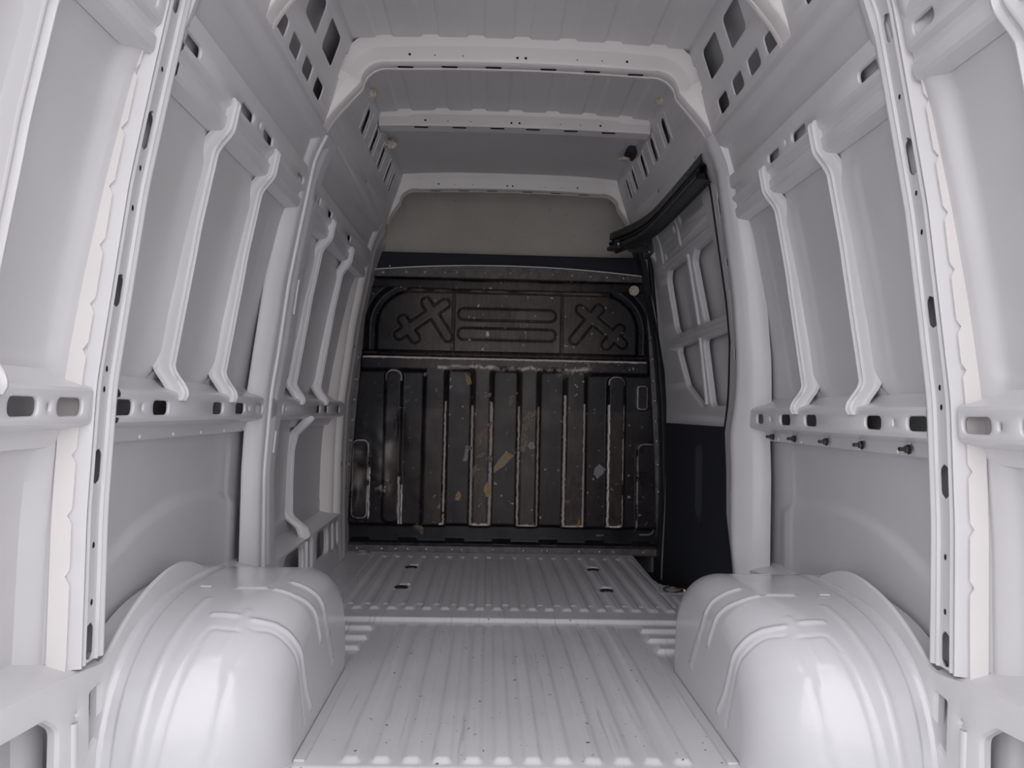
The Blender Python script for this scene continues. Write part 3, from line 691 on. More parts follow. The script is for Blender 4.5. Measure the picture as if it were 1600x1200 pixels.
# second bow: straight, no legs
def straight_bow(y, x0, z, label):
    xx = np.linspace(-x0, x0, 40); V = []
    for x in xx:
        zz = z+.010*(1-(x/x0)**2); lift = .012 if abs(x) > x0-.13 else 0
        V.append([(x, y-.045, zz+.085), (x, y-.034, zz+.060-lift), (x, y-.030, zz+.052-lift), (x, y-.026, zz+.048-lift), (x, y-.024, zz+.006), (x, y-.018, zz), (x, y+.05, zz), (x, y+.056, zz+.006), (x, y+.058, zz+.05), (x, y+.07, zz+.08)])
    V = [[(p[0], p[1], z+.03) for p in V[0]]]+V+[[(p[0], p[1], z+.03) for p in V[-1]]]
    r = tag(gridmesh('roof_bow', V, M['bow'], ang=40), label, 'roof bow', 'pale cross bows under the roof')
    for xc in (-.42, -.25, -.08, .08, .25, .42):
        hp = rpoly([(xc-.032, y-.010), (xc+.032, y-.010), (xc+.032, y+.006), (xc-.032, y+.006)], .007); c = hp.mean(0); zz = z+.010*(1-(xc/x0)**2)-.0012
        V = [[(a, b, zz) for a, b in hp]+[(hp[0][0], hp[0][1], zz)], [(c[0], c[1], zz)]*(len(hp)+1)]
        gridmesh('slot', V, M['rubber'], r)
    for xc, rd in ((-.40, .005), (-.30, .0025), (-.2, .0025), (-.018, .005), (.018, .005), (.2, .0025), (.29, .0025), (.38, .005)):
        zz = z+.027
        V = [[(xc+q_*rd*math.cos(a), y-.0262, zz+q_*rd*math.sin(a)) for a in np.linspace(0, 2*PI, 11)] for q_ in (1, 0)]
        gridmesh('hole', V, M['rubber'], r)
    return r
straight_bow(3.27, .605, 2.105, 'straight pale roof bow without legs, second above the load floor')
make_bow(4.13, 1.885, .055, 2.085, 'frontmost pale roof bow framing the grey board above the bulkhead')

# ================================================ BULKHEAD
BY = 4.42
def make_bulkhead():
    zs = np.arange(.0, 1.655, .0042); us = np.linspace(-1, 1, 460)
    U, Z = np.meshgrid(us, zs, indexing='ij')
    hw = np.interp(Z, [0, .6, 1.15, 1.66], [.935, .912, .875, .84]); xo = .006
    X = U*hw+xo
    h = np.zeros_like(X); wear_highlight = np.zeros_like(X); dust = np.zeros_like(X); rust = np.zeros_like(X)
    B = lambda x0, x1, z0, z1, r=.03: sdbox(X, Z, x0, x1, z0, z1, r)
    up = lambda sd, w_=.012: sstep(w_*.5, -w_*.5, sd)
    nA = vnoise(X, Z, 18, 1); nB = vnoise(X, Z, 60, 2); nC = vnoise(X, Z, 6, 3); nD = vnoise(X, Z, 140, 5)
    # rib field: a raised plate with recessed channels
    field = B(-.475, .485, .165, 1.168, .01); wing = B(-.86, .86, 1.08, 1.168, .02)
    h += .045*np.maximum(up(field, .028), up(wing, .024))
    chans = [(-.338, -.196), (-.068, .080), (.212, .354)]
    for a, b in chans: h -= .047*up(B(a-.008, b+.008, .10, 1.098, .032), .036)
    h -= .030*up(B(-.50, -.462, .10, 1.05, .01), .012)*0
    caps = [(-.708, -.610, .18, 1.082), (.620, .720, .16, 1.070)]
    for c in caps: h += .030*up(B(*c, .04), .022)
    padL = B(-.892, -.795, .20, .665, .035); h += .020*up(padL, .014)
    padR = B(.800, .92, .12, .672, .04); h += .016*up(padR, .014)
    padS = B(.795, .86, .875, 1.02, .02); h += .014*up(padS, .012)
    # dents in the two left pads
    dent = lambda x, z, rx, rz, d: d*np.exp(-((X-x)/rx)**2-((Z-z)/rz)**2)
    h -= dent(-.66, .66, .05, .12, .018)+dent(-.67, .46, .045, .07, .016)-dent(-.70, .38, .03, .04, .010)+dent(-.84, .42, .04, .08, .014)+dent(-.83, .60, .04, .03, .010)
    h += dent(-.885, .33, .02, .05, .016)-dent(-.63, .74, .02, .07, .012)+dent(-.615, .43, .012, .05, .012)
    h += .0035*(nA-.5)*np.exp(-((X+.72)/.16)**2-((Z-.5)/.22)**2)*2
    # lower beam
    beam = sstep(.176, .150, Z); h = h*(1-beam)+beam*(-.040)
    hump = (np.abs(((X+.42) % .28)-.14) < .055)
    h += sstep(.070, .050, Z)*.045
    h += .035*sstep(.088, .066, Z)*sstep(.05, .066, Z)*hump
    # gap between the fields
    h -= .030*up(B(-.9, .9, 1.171, 1.200, .004), .010)
    # upper panel
    upan = np.maximum(B(-.765, .785, .6, 1.552, .21), 1.19-Z)
    h += .006*up(upan, .01)
    sd2 = B(-.765, .785, .6, 1.552, .21); h -= .034*sstep(-.002, .022, sd2)*sstep(.085, .050, sd2)*(Z > 1.2)*(Z < 1.6)
    for xg in (-.316, .337): h -= .007*up(np.abs(X-xg)-.007, .006)*(Z > 1.196)*(Z < 1.545)
    groove = lambda sd: .009*np.exp(-(sd/.0038)**2)
    for z0, z1 in ((1.392, 1.462), (1.274, 1.344)): h -= groove(B(-.288, .300, z0, z1, .034))
    def plane(flip, ox, oz):
        px = lambda u, v: ox(u), 
        return None
    C1 = lambda u, v: ((540+u*.1625-766.7)*BY/1155-.087+.024, .85+(646.5-420-v*.1625)*BY/1155)
    SL = np.minimum.reduce([sdseg(X, Z, C1(722, 362), C1(938, 690), .029), sdseg(X, Z, C1(905, 372), C1(468, 682), .029), sdseg(X, Z, C1(503, 535), C1(622, 712), .029)])
    C2 = lambda u, v: ((780+u*.1625-766.7)*BY/1155-.087+.022, .85+(650.5-420-v*.1625)*BY/1155)
    SR = np.minimum.reduce([sdseg(X, Z, C2(925, 410), C2(690, 715), .029), sdseg(X, Z, C2(745, 420), C2(1160, 742), .029), sdseg(X, Z, C2(1130, 600), C2(1000, 758), .029)])
    for S_ in (SL, SR): h -= groove(S_)
    # ledge and recess above it
    h += .030*up(B(-.60, .64, 1.552, 1.577, .01), .008)
    top = sstep(1.578, 1.588, Z); h = h*(1-top)-.034*top
    h += .060*sstep(1.634, 1.644, Z)
    for z0 in (-.20, .27): h -= .012*up(B(z0-.075, z0+.075, 1.632, 1.646, .006), .006)
    # dust and wear (scuffed paint where cargo rubbed), plus one painted edge highlight
    dust = .85*sstep(.62, .10, np.abs(X-.05))*sstep(.10, .25, Z)*(.55+.45*nC)
    dust = np.maximum(dust, .55*sstep(.95, .55, np.abs(X-.1))*(Z < .86)*sstep(.12, .2, Z)*(.4+.6*nA))
    dust *= 1-.35*sstep(.856, .866, Z)*(Z < 1.08)
    raised = sstep(-.005, .035, h)
    dust *= np.where(Z < 1.12, .30+.70*raised, 1)
    dust = np.maximum(dust, .9*(Z > 1.10)*(Z < 1.55)*sstep(.8, .3, np.abs(X))*(.5+.5*nC))
    dust = np.maximum(dust, .9*(Z > 1.553)*(Z < 1.58)*(np.abs(X) < .62))
    lowm = sstep(.90, .80, Z)*sstep(.155, .175, Z)
    def edges(x, thick, z0, z1, amt):
        nonlocal wear_highlight
        wob = .0022*(nB-.5)*2
        thick *= 1.5; m = sstep(thick, thick*.35, np.abs(X-x+wob))*(Z > z0)*(Z < z1)*np.clip((nA*.9+nD*.5+amt-.62)*5, 0, 1)
        wear_highlight = np.maximum(wear_highlight, m)
    for x, th, z0, z1, a in ((-.348, .004, .165, .90, .45), (-.188, .006, .165, .88, .75), (-.076, .0075, .165, .90, .8), (.088, .0045, .165, .88, .6), (.204, .0045, .165, .88, .6), (.362, .0055, .165, .95, .55), (.478, .006, .165, .9, .45), (.626, .0045, .165, .9, .5), (.714, .003, .165, .9, .25), (-.612, .004, .165, .45, .6), (-.598, .003, .165, .4, .5), (-.79, .003, .2, .5, .45)): edges(x, th, z0, z1, a)
    for x0, x1 in ((-.19, -.073), (.087, .206), (.36, .48), (.622, .718), (-.37, -.345)):
        wear_highlight = np.maximum(wear_highlight, sstep(.010, .003, np.abs(Z-.172-.01*nB))*(X > x0)*(X < x1)*np.clip((nA+nD*.4+.1)*3-.4, 0, 1))
    # highlight painted pale along the rib field's top edge; worn paint atop the channels
    wear_highlight = np.maximum(wear_highlight, .95*sstep(.0075, .0025, np.abs(Z-1.157-.003*(nB-.5)))*(np.abs(X) < .84)*np.clip((nA+.55)*2-1+.8*sstep(.7, .1, np.abs(X)), 0, 1))
    wear_highlight = np.maximum(wear_highlight, .65*sstep(.014, .002, np.abs(Z-1.100-.018*(nA-.3)))*(X > -.40)*(X < .50)*np.clip((nB*.7+nD*.6-.45)*4, 0, 1))
    for c in caps:
        sdc = B(*c, .04); wear_highlight = np.maximum(wear_highlight, .9*sstep(.004, .001, np.abs(sdc+.004))*(Z > 1.02))
    for sd, f in ((padL, .75), (padR, .4), (padS, .6)): wear_highlight = np.maximum(wear_highlight, f*sstep(.005, .001, np.abs(sd+.003))*np.clip((nA+nD*.4-.35)*4, 0, 1))
    # chips and blotches
    chips = np.clip((vnoise(X, Z, 38, 7)*.6+vnoise(X, Z, 90, 8)*.5-.93)*14, 0, 1)*(.3+.7*sstep(.7, .3, np.abs(X-.25)))*(np.abs(X) < .9)
    wear_highlight = np.maximum(wear_highlight, .75*chips*(Z > .17))
    blot = np.clip((vnoise(X, Z, 30, 9)*.6+vnoise(X, Z, 80, 10)*.5-.62)*6, 0, 1)
    wear_highlight = np.maximum(wear_highlight, .6*blot*np.exp(-((X+.69)/.05)**2-((Z-.40)/.05)**2))
    wear_highlight = np.maximum(wear_highlight, .55*blot*np.exp(-((X-.40)/.09)**2-((Z-1.12)/.05)**2))
    wear_highlight = np.maximum(wear_highlight, .22*np.exp(-((X+.68)/.05)**2-((Z-.60)/.18)**2)*np.clip(nA*2-.3, 0, 1))
    wear_highlight = np.maximum(wear_highlight, .30*np.exp(-((X+.84)/.035)**2-((Z-.45)/.13)**2)*np.clip(nA*1.2-.1, 0, 1))
    wear_highlight = np.maximum(wear_highlight, .3*(Z > 1.556)*(Z < 1.574)*(np.abs(X-.02) < .6)*np.clip(nA*2.5-.8, 0, 1))
    rust = np.clip((vnoise(X, Z, 50, 12)-.45)*4, 0, 1)*(np.exp(-((X-.385)/.02)**2-((Z-.33)/.015)**2)+np.exp(-((X-.455)/.02)**2-((Z-.2)/.04)**2)+.8*np.exp(-((X-.675)/.012)**2-((Z-.44)/.012)**2))
    r = root('bulkhead', (0, BY, 0), 'scuffed black pressed-steel bulkhead with vertical ribs closing the front', 'bulkhead')
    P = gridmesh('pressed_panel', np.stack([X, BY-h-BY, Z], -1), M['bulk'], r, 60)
    fattr(P, 'wear_highlight', np.clip(wear_highlight, 0, 1)); fattr(P, 'dust', np.clip(dust, 0, 1)); fattr(P, 'rust', np.clip(rust, 0, 1))
    hfun = lambda x, z: float(h[np.argmin(np.abs(us-(x-xo)/float(np.interp(z, [0, .6, 1.15, 1.66], [.935, .912, .875, .84])))), np.argmin(np.abs(zs-z))])
    # top flange strip, bottom flange strip, side flanges
    n = 40; xx = np.linspace(-.835, .845, n)
    zt = lambda x: 1.668+.045*(1-(x/.84)**2)
    V = [[(x, -.036, 1.636), (x, -.040, 1.640), (x, -.040, zt(x)-.004), (x, -.036, zt(x)), (x, .02, zt(x)+.001)] for x in xx]
    tf = gridmesh('top_flange', V, M['flange'], r); tf['label'] = 'dusty black top flange with rivets'
    V = [[(x, -.050, zt(x)-.003), (x, -.052, zt(x)), (x, -.050, zt(x)+.004), (x, -.03, zt(x)+.005)] for x in xx]
    gridmesh('edge_moulding', V, M['bow'], r)['label'] = 'bare metal edge strip'
    V = [[(x, .005, .060), (x, -.036, .052), (x, -.040, .050), (x, -.044, .017), (x, -.050, .012), (x, -.060, .0115)] for x in np.linspace(-.93, .94, 30)]
    bf = gridmesh('bottom_flange', V, M['flange'], r)
    sfl = []
    for s in (-1, 1):
        V = []
        for z in np.linspace(.02, 1.66, 40):
            hx = float(np.interp(z, [0, .6, 1.15, 1.66], [.935, .912, .875, .84]))
            V.append([(s*(hx-.018)+xo, -.020, z), (s*(hx-.016)+xo, -.034, z), (s*(hx+.012)+xo, -.036, z), (s*(hx+.016)+xo, -.030, z), (s*(hx+.022)+xo, -.030, z), (s*(hx+.026)+xo, .02, z)])
        sfl.append(gridmesh('side_flange', V, M['flange'], r))
    # rivets: one part each
    rv = []
    for x in (-.74, -.735+.0, -.60, -.49, -.37, -.30, -.13, .02, .14, .27, .39, .50, .60, .70, .82): rv.append((x, 1.655+.018*(1-(x/.84)**2), -.040, tf))
    for x in (-.845, -.62, -.55, -.44, -.29, -.235, -.05, .24, .27, .46, .58, .66, .84, -.70, .13): rv.append((x, .032, -.042, bf))
    for z in (.18, .36, .52, .66, .78, .90, 1.02, 1.15, 1.28, 1.42, 1.55):
        hx = float(np.interp(z, [0, .6, 1.15, 1.66], [.935, .912, .875, .84]))
        rv += [(-hx+xo, z, -.036, sfl[0]), (hx+xo, z+.03, -.036, sfl[1])]
    base = None
    for x, z, y, par in rv:
        if base is None:
            V = [[(rad*math.cos(q), -u, rad*math.sin(q)) for q in np.linspace(0, 2*PI, 11)] for u, rad in ((0, .0085), (.002, .0078), (.0042, .0045), (.0048, 0))]
            base = gridmesh('rivet', V, M['steel'], par, 60); o = base
        else:
            o = base.copy(); link(o, par)
        o.location = (x, y, z)
    # grommet
    V = [[(.767+rad*math.cos(q), -.012-u, 1.592+rad*math.sin(q)) for q in np.linspace(0, 2*PI, 25)] for u, rad in ((-.01, .030), (.008, .030), (.011, .027), (.011, .018), (.007, .015), (.007, .0))]
    gridmesh('grommet', V, M['foam'], r)['label'] = 'pale round grommet near the upper right corner'
    # round dark holes through the skin
    # label and paper remnants, each its own torn piece
    def scrap(name, pts, mat, label=None, lift=.0012, par=None):
        cx, cz = np.mean([p[0] for p in pts]), np.mean([p[1] for p in pts]); n_ = len(pts)
        hh = max([hfun(x, z) for x, z in pts[:]]+[hfun(cx, cz)]) if name != 'curled_label' else hfun(cx, cz)
        dense = []
        for i in range(n_):
            a, b = np.array(pts[i]), np.array(pts[(i+1) % n_])
            for k in range(3): dense.append(a+(b-a)*k/3+rng.normal(0, .0012, 2))
        hs = [max(hfun(p[0], p[1]), hfun(cx, cz)-.0) if name not in ('curled_label', 'label_border') else hfun(-.02, .62) for p in dense]
        v = [(p[0], -max(q, 0)-lift if False else -q-lift, p[1]) for p, q in zip(dense, hs)]+[(p[0], -q-lift+.0009, p[1]) for p, q in zip(dense, hs)]
        m_ = len(dense)
        o = mesh(name, v, [tuple(range(m_))]+[tuple(range(2*m_-1, m_-1, -1))]+[(i, m_+i, m_+(i+1) % m_, (i+1) % m_) for i in range(m_)], mat, par or r, smooth=False)
        if label: o['label'] = label
        return o
    k = BY/1155
    cv = lambda u, v: ((720+u*160/1200-766.0)*k-.087+.022, .85+(647.5-620-v*160/1200)*k)     # picked off a close look at the torn labels
    q = lambda L: [cv(a, b) for a, b in L]
    cl = scrap('curled_label', q([(362, 862), (420, 780), (490, 690), (540, 690), (600, 715), (480, 840), (368, 925)]), M['tape'], 'long curled yellow and grey label', .012)
    scrap('label_border', q([(368, 930), (480, 845), (604, 712), (596, 708), (474, 832), (366, 912)]), M['labelgrey'], None, .0135, cl)
    scrap('label_border', q([(362, 862), (372, 866), (432, 790), (495, 700), (490, 690), (420, 780)]), M['labelgrey'], None, .0135, cl)
    scrap('label_border', q([(470, 740), (500, 790), (512, 784), (484, 730)]), M['labelgrey'], None, .0138, cl)
    scrap('label_remnant', q([(295, 1018), (330, 1080), (345, 1150), (300, 1200), (275, 1190), (250, 1090)]), M['tape'], 'small torn yellow and orange label on a rib')
    scrap('paper_scrap', q([(320, 330), (345, 340), (270, 440), (235, 510), (200, 620), (165, 560), (170, 490), (230, 410)]), M['paper'])
    scrap('paper_scrap', q([(150, 740), (235, 685), (262, 700), (230, 740), (165, 758)]), M['paper'])
    scrap('paper_scrap', q([(270, 745), (300, 715), (348, 735), (345, 800), (300, 810), (272, 780)]), M['paper'])
    scrap('paper_scrap', q([(112, 960), (120, 890), (150, 830), (175, 830), (165, 900), (125, 975)]), M['paper'])
    scrap('paper_scrap', q([(525, 20), (580, 25), (582, 70), (550, 145), (520, 140)]), M['paper'])
    scrap('paper_scrap', q([(235, 0), (325, 0), (305, 45), (290, 50)]), M['paper'])
    scrap('paper_scrap', q([(40, 615), (110, 625), (112, 650), (70, 670), (60, 730), (50, 800), (5, 800), (25, 700)]), M['labelgrey'])
    scrap('paper_scrap', q([(760, 195), (830, 200), (848, 235), (780, 280), (760, 330), (750, 440), (765, 500), (735, 600), (715, 680), (670, 670), (668, 560), (680, 420), (690, 300), (715, 240)]), M['paper'], 'long bent brown paper scrap on a rib')
    scrap('paper_scrap', q([(770, 555), (815, 560), (842, 625), (790, 645), (745, 600)]), M['labelgrey'])
    c1 = lambda u, v: ((530+u*.1625-766.5)*k-.087+.022, .85+(646.0-580-v*.1625)*k)
    q1 = lambda L: [c1(a, b) for a, b in L]
    scrap('label_remnant', q1([(1172, 35), (1190, 60), (1225, 85), (1248, 150), (1205, 162), (1188, 110)]), M['tape'], 'small torn yellow label high on the panel')
    scrap('paper_scrap', q1([(785, 60), (830, 52), (838, 70), (800, 90), (782, 92)]), M['paper'])
    c2 = lambda u, v: ((400+u*.25-766.5)*k-.087+.022, .85+(645.0-600-v*.25)*k)
    q2 = lambda L: [c2(a, b) for a, b in L]
    scrap('label_remnant', q2([(1262, 680), (1280, 705), (1270, 742), (1238, 735), (1245, 710)]), M['tape'], 'tiny diamond-shaped yellow label low between ribs')
    scrap('paper_scrap', q2([(1005, 880), (1050, 920), (1040, 960), (980, 910)]), M['paper'])
    c3 = lambda u, v: ((800+u*.25-766.5)*k-.087+.022, .85+(651.0-600-v*.25)*k)
    q3 = lambda L: [c3(a, b) for a, b in L]
    scrap('paper_scrap', q3([(535, 522), (576, 552), (565, 575), (525, 615), (500, 585), (510, 545)]), M['labelgrey'], 'grey diamond-shaped label scrap')
    scrap('paper_scrap', q3([(530, 968), (578, 962), (576, 975), (532, 980)]), M['paper'])
    # latch plates on the right edge
    for z in (.10, .87):
        box('hinge_plate', (.962, -.05, z), (.035, .03, .09), M['blackmetal'], r, .004)
    return r
make_bulkhead()
# seal/filler from bulkhead sides out to the body so the cab stays dark
mesh('cab_shutoff', [(-1.0, 4.475, -.15), (1.0, 4.475, -.15), (1.0, 4.475, 1.80), (-1.0, 4.475, 1.80)], [(0, 1, 2, 3)], M['rubber'], fl, smooth=False)

# ---- parts above the bulkhead
V = [[(x, 4.405, 1.670+.045*(1-(x/.84)**2)), (x, 4.400, 1.72), (x, 4.400, 1.782), (x, 4.406, 1.788), (x, 4.47, 1.79)] for x in np.linspace(-.815, .815, 40)]
t = tag(gridmesh('black_trim_strip', V, M['felt']), 'matt black trim strip lying along the top of the bulkhead', 'trim strip')
for x in (-.01,): box('joint', (x, 4.399, 1.735), (.003, .003, .09), M['rubber'], t, 0)
for x in (-.70, -.29, .10, .55): 
    V = [[(x+rad*math.cos(q), 4.399-u, 1.702+rad*math.sin(q)) for q in np.linspace(0, 2*PI, 9)] for u, rad in ((0, .005), (.002, .004), (.0025, 0))]
    gridmesh('clip', V, M['steel'], t)
xs = np.linspace(-.80, .80, 120); zs = np.linspace(1.74, 2.20, 50); X, Z = np.meshgrid(xs, zs, indexing='ij')
Yb = 4.455+.010*(Z-1.9)+.008*sstep(.60, .70, np.abs(X))-.004*np.exp(-((np.abs(X)-.62)/.004)**2)
t = tag(gridmesh('cab_back_board', np.stack([X, Yb, Z], -1), M['board']), 'dull grey-green board filling the space above the black bulkhead', 'board')
mesh('side_return', [(-.80, 4.0, 1.74), (-.80, 4.47, 1.74), (-.70, 4.47, 2.2), (-.70, 4.0, 2.2)], [(0, 1, 2, 3)], M['skin'], t, smooth=False)
mesh('side_return', [(.80, 4.0, 1.74), (.80, 4.47, 1.74), (.70, 4.47, 2.2), (.70, 4.0, 2.2)], [(0, 1, 2, 3)], M['skin'], t, smooth=False)
# ================================================ SLIDING DOOR
def make_door():
    r = root('sliding_door', (.93, 3.6, 0), 'grey side sliding door with ribbed upper frame and black lower trim, right', 'door')
    OFF = .052
    T = lambda y, z, w_: (float(prof(z))+OFF-w_, y, z)
    front = lambda z: float(np.interp(z, [-.1, .8, 1.3, 1.75], [4.28, 4.22, 4.12, 3.98]))
    outline = [(2.92, -.12), (front(-.1), -.12)]+[(front(z), z) for z in (.3, .8, 1.0, 1.2, 1.4, 1.6, 1.72)]+[(3.90, 1.86), (2.60, 1.90)]+[(2.62, 1.6), (2.7, 1.2), (2.85, .9), (2.92, .5)]
    # window openings of the inner frame
    holes = [([(2.98, 1.272), (3.33, 1.272), (3.36, 1.56), (3.30, 1.60), (2.9, 1.61)], .03),
             ([(3.44, 1.272), (3.80, 1.272), (3.845, 1.30), (3.85, 1.56), (3.80, 1.60), (3.44, 1.60)], .04),
             ([(2.98, .895), (3.36, .895), (3.38, 1.20), (2.95, 1.20)], .03),
             ([(3.44, .895), (3.50, .895), (3.74, 1.0), (3.84, 1.18), (3.84, 1.205), (3.44, 1.205)], .04)]
    sheet('inner_frame', outline, holes+[slot(3.43, 1.765, .03, .035), slot(3.56, 1.752, .03, .035), slot(3.03, 1.70, .03, .045), slot(3.79, 1.66, .022, .035), slot(3.1, .83, .02, .012)], T, M['paint'], world_p(r), rim=.012, depth=.018, edge=.02, bends=list(np.arange(-.1, 1.86, .04)))
    yy = np.linspace(2.6, 4.3, 20); zz = np.linspace(-.12, 2.0, 60); Y, Z = np.meshgrid(yy, zz, indexing='ij')
    gridmesh('outer_skin', np.stack([prof(Z)+OFF+.05, Y, Z], -1), M['skin'], world_p(r))
    # slanted groove beads of the upper frame
    for y, z0, z1 in ((3.50, 1.66, 1.80), (3.86, 1.62, 1.80)):
        V = [[(float(prof(z))+OFF-.008*math.cos(q), y+.014*math.sin(q), z) for q in np.linspace(-1.57, 1.57, 7)] for z in np.linspace(z0, z1, 10)]
        gridmesh('bead', V, M['paint'], world_p(r))
    for y, z0, z1 in ((3.405, 1.27, 1.60), (3.41, .90, 1.21)):
        V = [[(float(prof(z))+OFF-.010*math.cos(q), y+.013*math.sin(q), z) for q in np.linspace(-1.57, 1.57, 7)] for z in np.linspace(z0, z1, 20)]
        gridmesh('bead', V, M['paint'], world_p(r))
    for z in (1.235, 1.635):
        V = [[(float(prof(z+.012*math.sin(q)))+OFF-.006*math.cos(q), y, z+.012*math.sin(q)) for q in np.linspace(-1.57, 1.57, 7)] for y in np.linspace(2.9, 3.85, 12)]
        gridmesh('bead', V, M['paint'], world_p(r))
    # black lower trim with its vertical crease
    yy = np.unique(np.r_[np.linspace(2.94, 4.20, 60), np.linspace(3.44, 3.54, 21)]); zz = np.linspace(-.10, .803, 50); Y, Z = np.meshgrid(yy, zz, indexing='ij')
    hx = .004+.030*sstep(3.47, 3.50, Y)*sstep(3.53, 3.51, Y)*sstep(.30, .42, Z)*sstep(.74, .68, Z)
    gridmesh('lower_trim', np.stack([prof(Z)+OFF-.005-hx, Y, Z], -1), M['felt'], world_p(r))['label'] = 'matt black lower trim with a vertical crease'
    return r
class world_p:
    """marker: parent that keeps world coordinates"""
    def __init__(self, r): self.r = r
_link = link
def link(o, parent=None):
    if isinstance(parent, world_p):
        COL.objects.link(o); o.parent = parent.r; o.location = -Vector(parent.r.location); return o
    return _link(o, parent)
make_door()
# rubber seals of the door opening
zz = np.linspace(-.10, 1.97, 40)
path = [(float(np.interp(z, [-.148, .056, .879, 1.181, 1.712, 2.0], [.975, .952, .925, .897, .842, .80])), 4.30, z) for z in zz]
tag(tube('door_seal', path, .016, M['rubber'], ry=.02), 'black rubber seal down the front edge of the side door opening', 'seal', 'rubber seals of the side door')
zz = np.linspace(.0, 1.80, 40); f = mid_y(1)
path = [(float(prof(z))+.012, f(2.826, z)+.012, z) for z in zz]
tag(tube('door_seal', path, .013, M['rubber']), 'thin black rubber seal down the rear edge of the side door opening', 'seal', 'rubber seals of the side door')

# ---- door track under the right cant panel
def make_track():
    pts = [(.705, 2.755), (.705, 2.9), (.703, 3.2), (.700, 3.45), (.694, 3.62), (.680, 3.75), (.655, 3.87), (.615, 4.0), (.575, 4.10)]
    P = np.array(pts); t = np.linspace(0, 1, 50); cum = np.r_[0, np.cumsum(np.linalg.norm(np.diff(P, axis=0), axis=1))]; cum /= cum[-1]
    P = np.stack([np.interp(t, cum, P[:, 0]), np.interp(t, cum, P[:, 1])], -1)
    for _ in range(6): P[1:-1] = (P[:-2]+2*P[1:-1]+P[2:])/4
    tg = np.gradient(P, axis=0); tg /= np.linalg.norm(tg, axis=1, keepdims=True); nr = np.stack([-tg[:, 1], tg[:, 0]], -1)   # towards the van centre
    def sw(sec): return [[(P[i, 0]+nr[i, 0]*a, P[i, 1]+nr[i, 1]*a, b+.012*sstep(.45, 1, t[i])) for a, b in sec] for i in range(len(P))]
    r = tag(gridmesh('door_track', sw([(-.02, 1.848), (.004, 1.848), (.010, 1.843), (.012, 1.812), (.010, 1.808), (-.004, 1.806), (-.012, 1.800), (-.012, 1.772), (-.004, 1.768), (.024, 1.768), (.028, 1.762), (.028, 1.750), (.022, 1.746), (-.02, 1.746), (-.03, 1.735)]), M['blackmetal'], ang=30), 'black sliding door track curving in towards the bulkhead, upper right', 'track')
    gridmesh('rubber_insert', sw([(-.011, 1.800), (.014, 1.796), (.016, 1.786), (.012, 1.778), (-.011, 1.772)]), M['rubber'], r)
    for k in (6, 15, 24, 33, 40, 48):
        c = P[k]; n_ = nr[k]
        V = [[(c[0]+n_[0]*(.012+u)+tg[k, 0]*rad*math.cos(q), c[1]+n_[1]*(.012+u)+tg[k, 1]*rad*math.cos(q), 1.828+.012*float(sstep(.45, 1, t[k]))+rad*math.sin(q)) for q in np.linspace(0, 2*PI, 11)] for u, rad in ((0, .007), (.003, .006), (.004, 0))]
        gridmesh('screw', V, M['darksteel'], r)
    # roof-side wing strip joining the panel
    gridmesh('mounting_strip', sw([(-.03, 1.862), (.006, 1.850), (.006, 1.844), (-.03, 1.850)]), M['flange'], r)
    return r
make_track()
r = root('door_roller_bracket', (.68, 3.98, 1.78), 'black roller bracket joining the side door to its track', 'bracket')
box('arm', (-.01, .0, -.012), (.17, .05, .014), M['blackmetal'], r, .003)
box('arm_web', (.03, .01, -.030), (.12, .02, .03), M['blackmetal'], r, .003)
box('door_plate', (.085, .03, -.02), (.02, .10, .10), M['blackmetal'], r, .004)
for x, y in ((-.085, -.005), (-.04, .02)):
    V = [[(x+rad*math.cos(q), y+rad*math.sin(q), z) for q in np.linspace(0, 2*PI, 17)] for z, rad in ((-.03, 0), (-.03, .016), (-.026, .018), (.012, .018), (.016, .016), (.016, 0))]
    gridmesh('roller', V, M['black'], r)
for x, y, z in ((-.09, -.03, -.012), (.08, -.022, .02), (.08, -.022, -.05)):
    V = [[(x+rad*math.cos(q), y-u, z+rad*math.sin(q)) for q in np.linspace(0, 2*PI, 9)] for u, rad in ((0, .006), (.003, .005), (.004, 0))]
    gridmesh('screw', V, M['steel'], r)

# ================================================ SMALL THINGS
def ring_pts(cx, cy, cz, rx, ry, n=24, tilt=0): return [(cx+rx*math.cos(a), cy+ry*math.sin(a), cz+tilt*math.sin(a)) for a in np.linspace(0, 2*PI, n, endpoint=False)]
def lashing(x, y, label, flip=1):
    r = root('lashing_ring', (x, y, .018), label, 'lashing ring', 'lashing eyes on the front floor')
    tube('ring', ring_pts(-.028*flip, 0, .008, .036, .030, tilt=.006), .0045, M['darksteel'], r, closed=True)
    V = [[(.036*flip+rad*math.cos(q), rad*.9*math.sin(q), z) for q in np.linspace(0, 2*PI, 21)] for z, rad in ((0, .030), (.005, .029), (.006, .024), (.003, .014), (.003, .0))]
    gridmesh('cup', V, M['darksteel'], r)
    V = [[(.036*flip+rad*math.cos(q), rad*math.sin(q), z) for q in np.linspace(0, 2*PI, 9)] for z, rad in ((.003, .010), (.010, .009), (.011, 0))]
    gridmesh('bolt', V, M['brass'], r)
    box('clamp', (0, 0, .008), (.020, .026, .010), M['brass'], r, .002)
    return r
lashing(-.862, 3.505, 'steel lashing ring on the floor just beyond the left wheel arch')
lashing(.815, 3.49, 'steel lashing ring on the floor beside the side door step')
r = root('lashing_ring', (-.80, 4.32, .018), 'flat steel lashing ring by the bulkhead\'s left foot', 'lashing ring', 'lashing eyes on the front floor')
tube('ring', ring_pts(0, 0, .004, .042, .030), .004, M['steel'], r, closed=True)
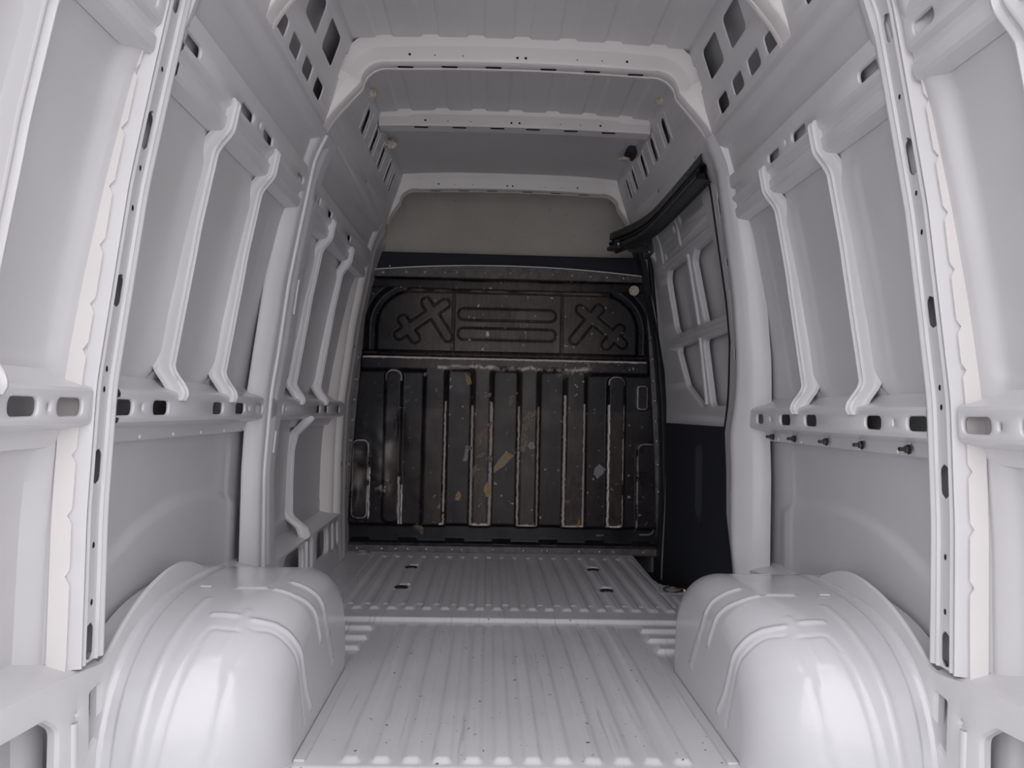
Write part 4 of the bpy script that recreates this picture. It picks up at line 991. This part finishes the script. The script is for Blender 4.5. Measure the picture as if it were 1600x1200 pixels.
for (x, y, lab) in ((-.482, 3.505, 'round dark floor plug left of centre, nearer the camera'), (.480, 3.490, 'round dark floor plug right of centre, nearer the camera'), (-.482, 3.945, 'round dark floor plug left of centre, nearer the bulkhead'), (.480, 3.945, 'round dark floor plug right of centre, nearer the bulkhead')):
    r = root('floor_plug', (x, y, .0175), lab, 'plug', 'round plugs in the front floor')
    V = [[(rad*math.cos(q), rad*math.sin(q), z) for q in np.linspace(0, 2*PI, 25)] for z, rad in ((-.002, .033), (.002, .032), (.003, .029), (.001, .025), (.001, 0))]
    gridmesh('disc', V, M['black'], r); 
    V = [[(rad*math.cos(q)+.01, .062+rad*.7*math.sin(q), z) for q in np.linspace(0, 2*PI, 17)] for z, rad in ((-.002, .030), (.006, .022), (.0065, 0))]
    gridmesh('pressed_boss', V, M['floor'], r)
def blob(name, loc, size, label, seed):
    bm = bmesh.new(); bmesh.ops.create_icosphere(bm, subdivisions=4, radius=1)
    for v in bm.verts:
        p = v.co.copy(); n1 = math.sin(p.x*5+seed)*math.cos(p.y*6+seed*2)*math.sin(p.z*5.5+seed*3); n2 = math.sin(p.x*13+seed)*math.sin(p.y*11)*math.sin(p.z*12+seed)
        v.co = Vector((p.x*size[0], p.y*size[1], p.z*size[2]))*(1+.22*n1+.12*n2)
    me = bpy.data.meshes.new(name); bm.to_mesh(me); bm.free(); me.materials.append(M['foam']); me.shade_smooth()
    o = link(bpy.data.objects.new(name, me)); o.location = loc; return tag(o, label, 'foam', 'cream foam lumps at the roof corners')
blob('foam_lump', (-.600, 3.0, 2.138), (.022, .02, .022), 'cream foam lump under the left roof edge before the straight bow', 1.)
blob('foam_lump', (.598, 3.0, 2.148), (.026, .02, .016), 'cream foam lump under the right roof edge before the straight bow', 2.)
blob('foam_lump', (-.588, 3.52, 2.118), (.026, .02, .020), 'cream foam lump under the left roof edge beyond the straight bow', 3.)
blob('foam_lump', (.612, 3.26, 2.150), (.018, .02, .020), 'cream foam lump on the right end of the straight roof bow', 4.)
blob('foam_lump', (.555, 3.62, 2.118), (.028, .02, .008), 'thin cream foam strip beside the black box at the right roof edge', 5.)
r = root('black_plastic_box', (.592, 3.60, 2.150), 'small black plastic box tucked under the right roof edge', 'box')
R_ = Matrix.Rotation(.6, 3, 'Y')
box('body', (0, 0, 0), (.055, .10, .050), M['black'], r, .004, R_); box('bezel', (-.010, -.052, -.004), (.035, .006, .036), M['blackmetal'], r, .002, R_)
for (x, y, lab) in ((-.49, 3.62, 'round pressed roof boss near the left edge beyond the straight bow'), (.495, 3.60, 'small slotted roof boss near the right edge beyond the straight bow')):
    V = [[(x+rad*math.cos(q), y+rad*math.sin(q), z) for q in np.linspace(0, 2*PI, 21)] for z, rad in ((2.195, .040), (2.180, .036), (2.179, .026), (2.186, .020), (2.186, 0))]
    tag(gridmesh('roof_boss', V, M['paint']), lab, 'boss', 'pressed bosses in the roof skin')
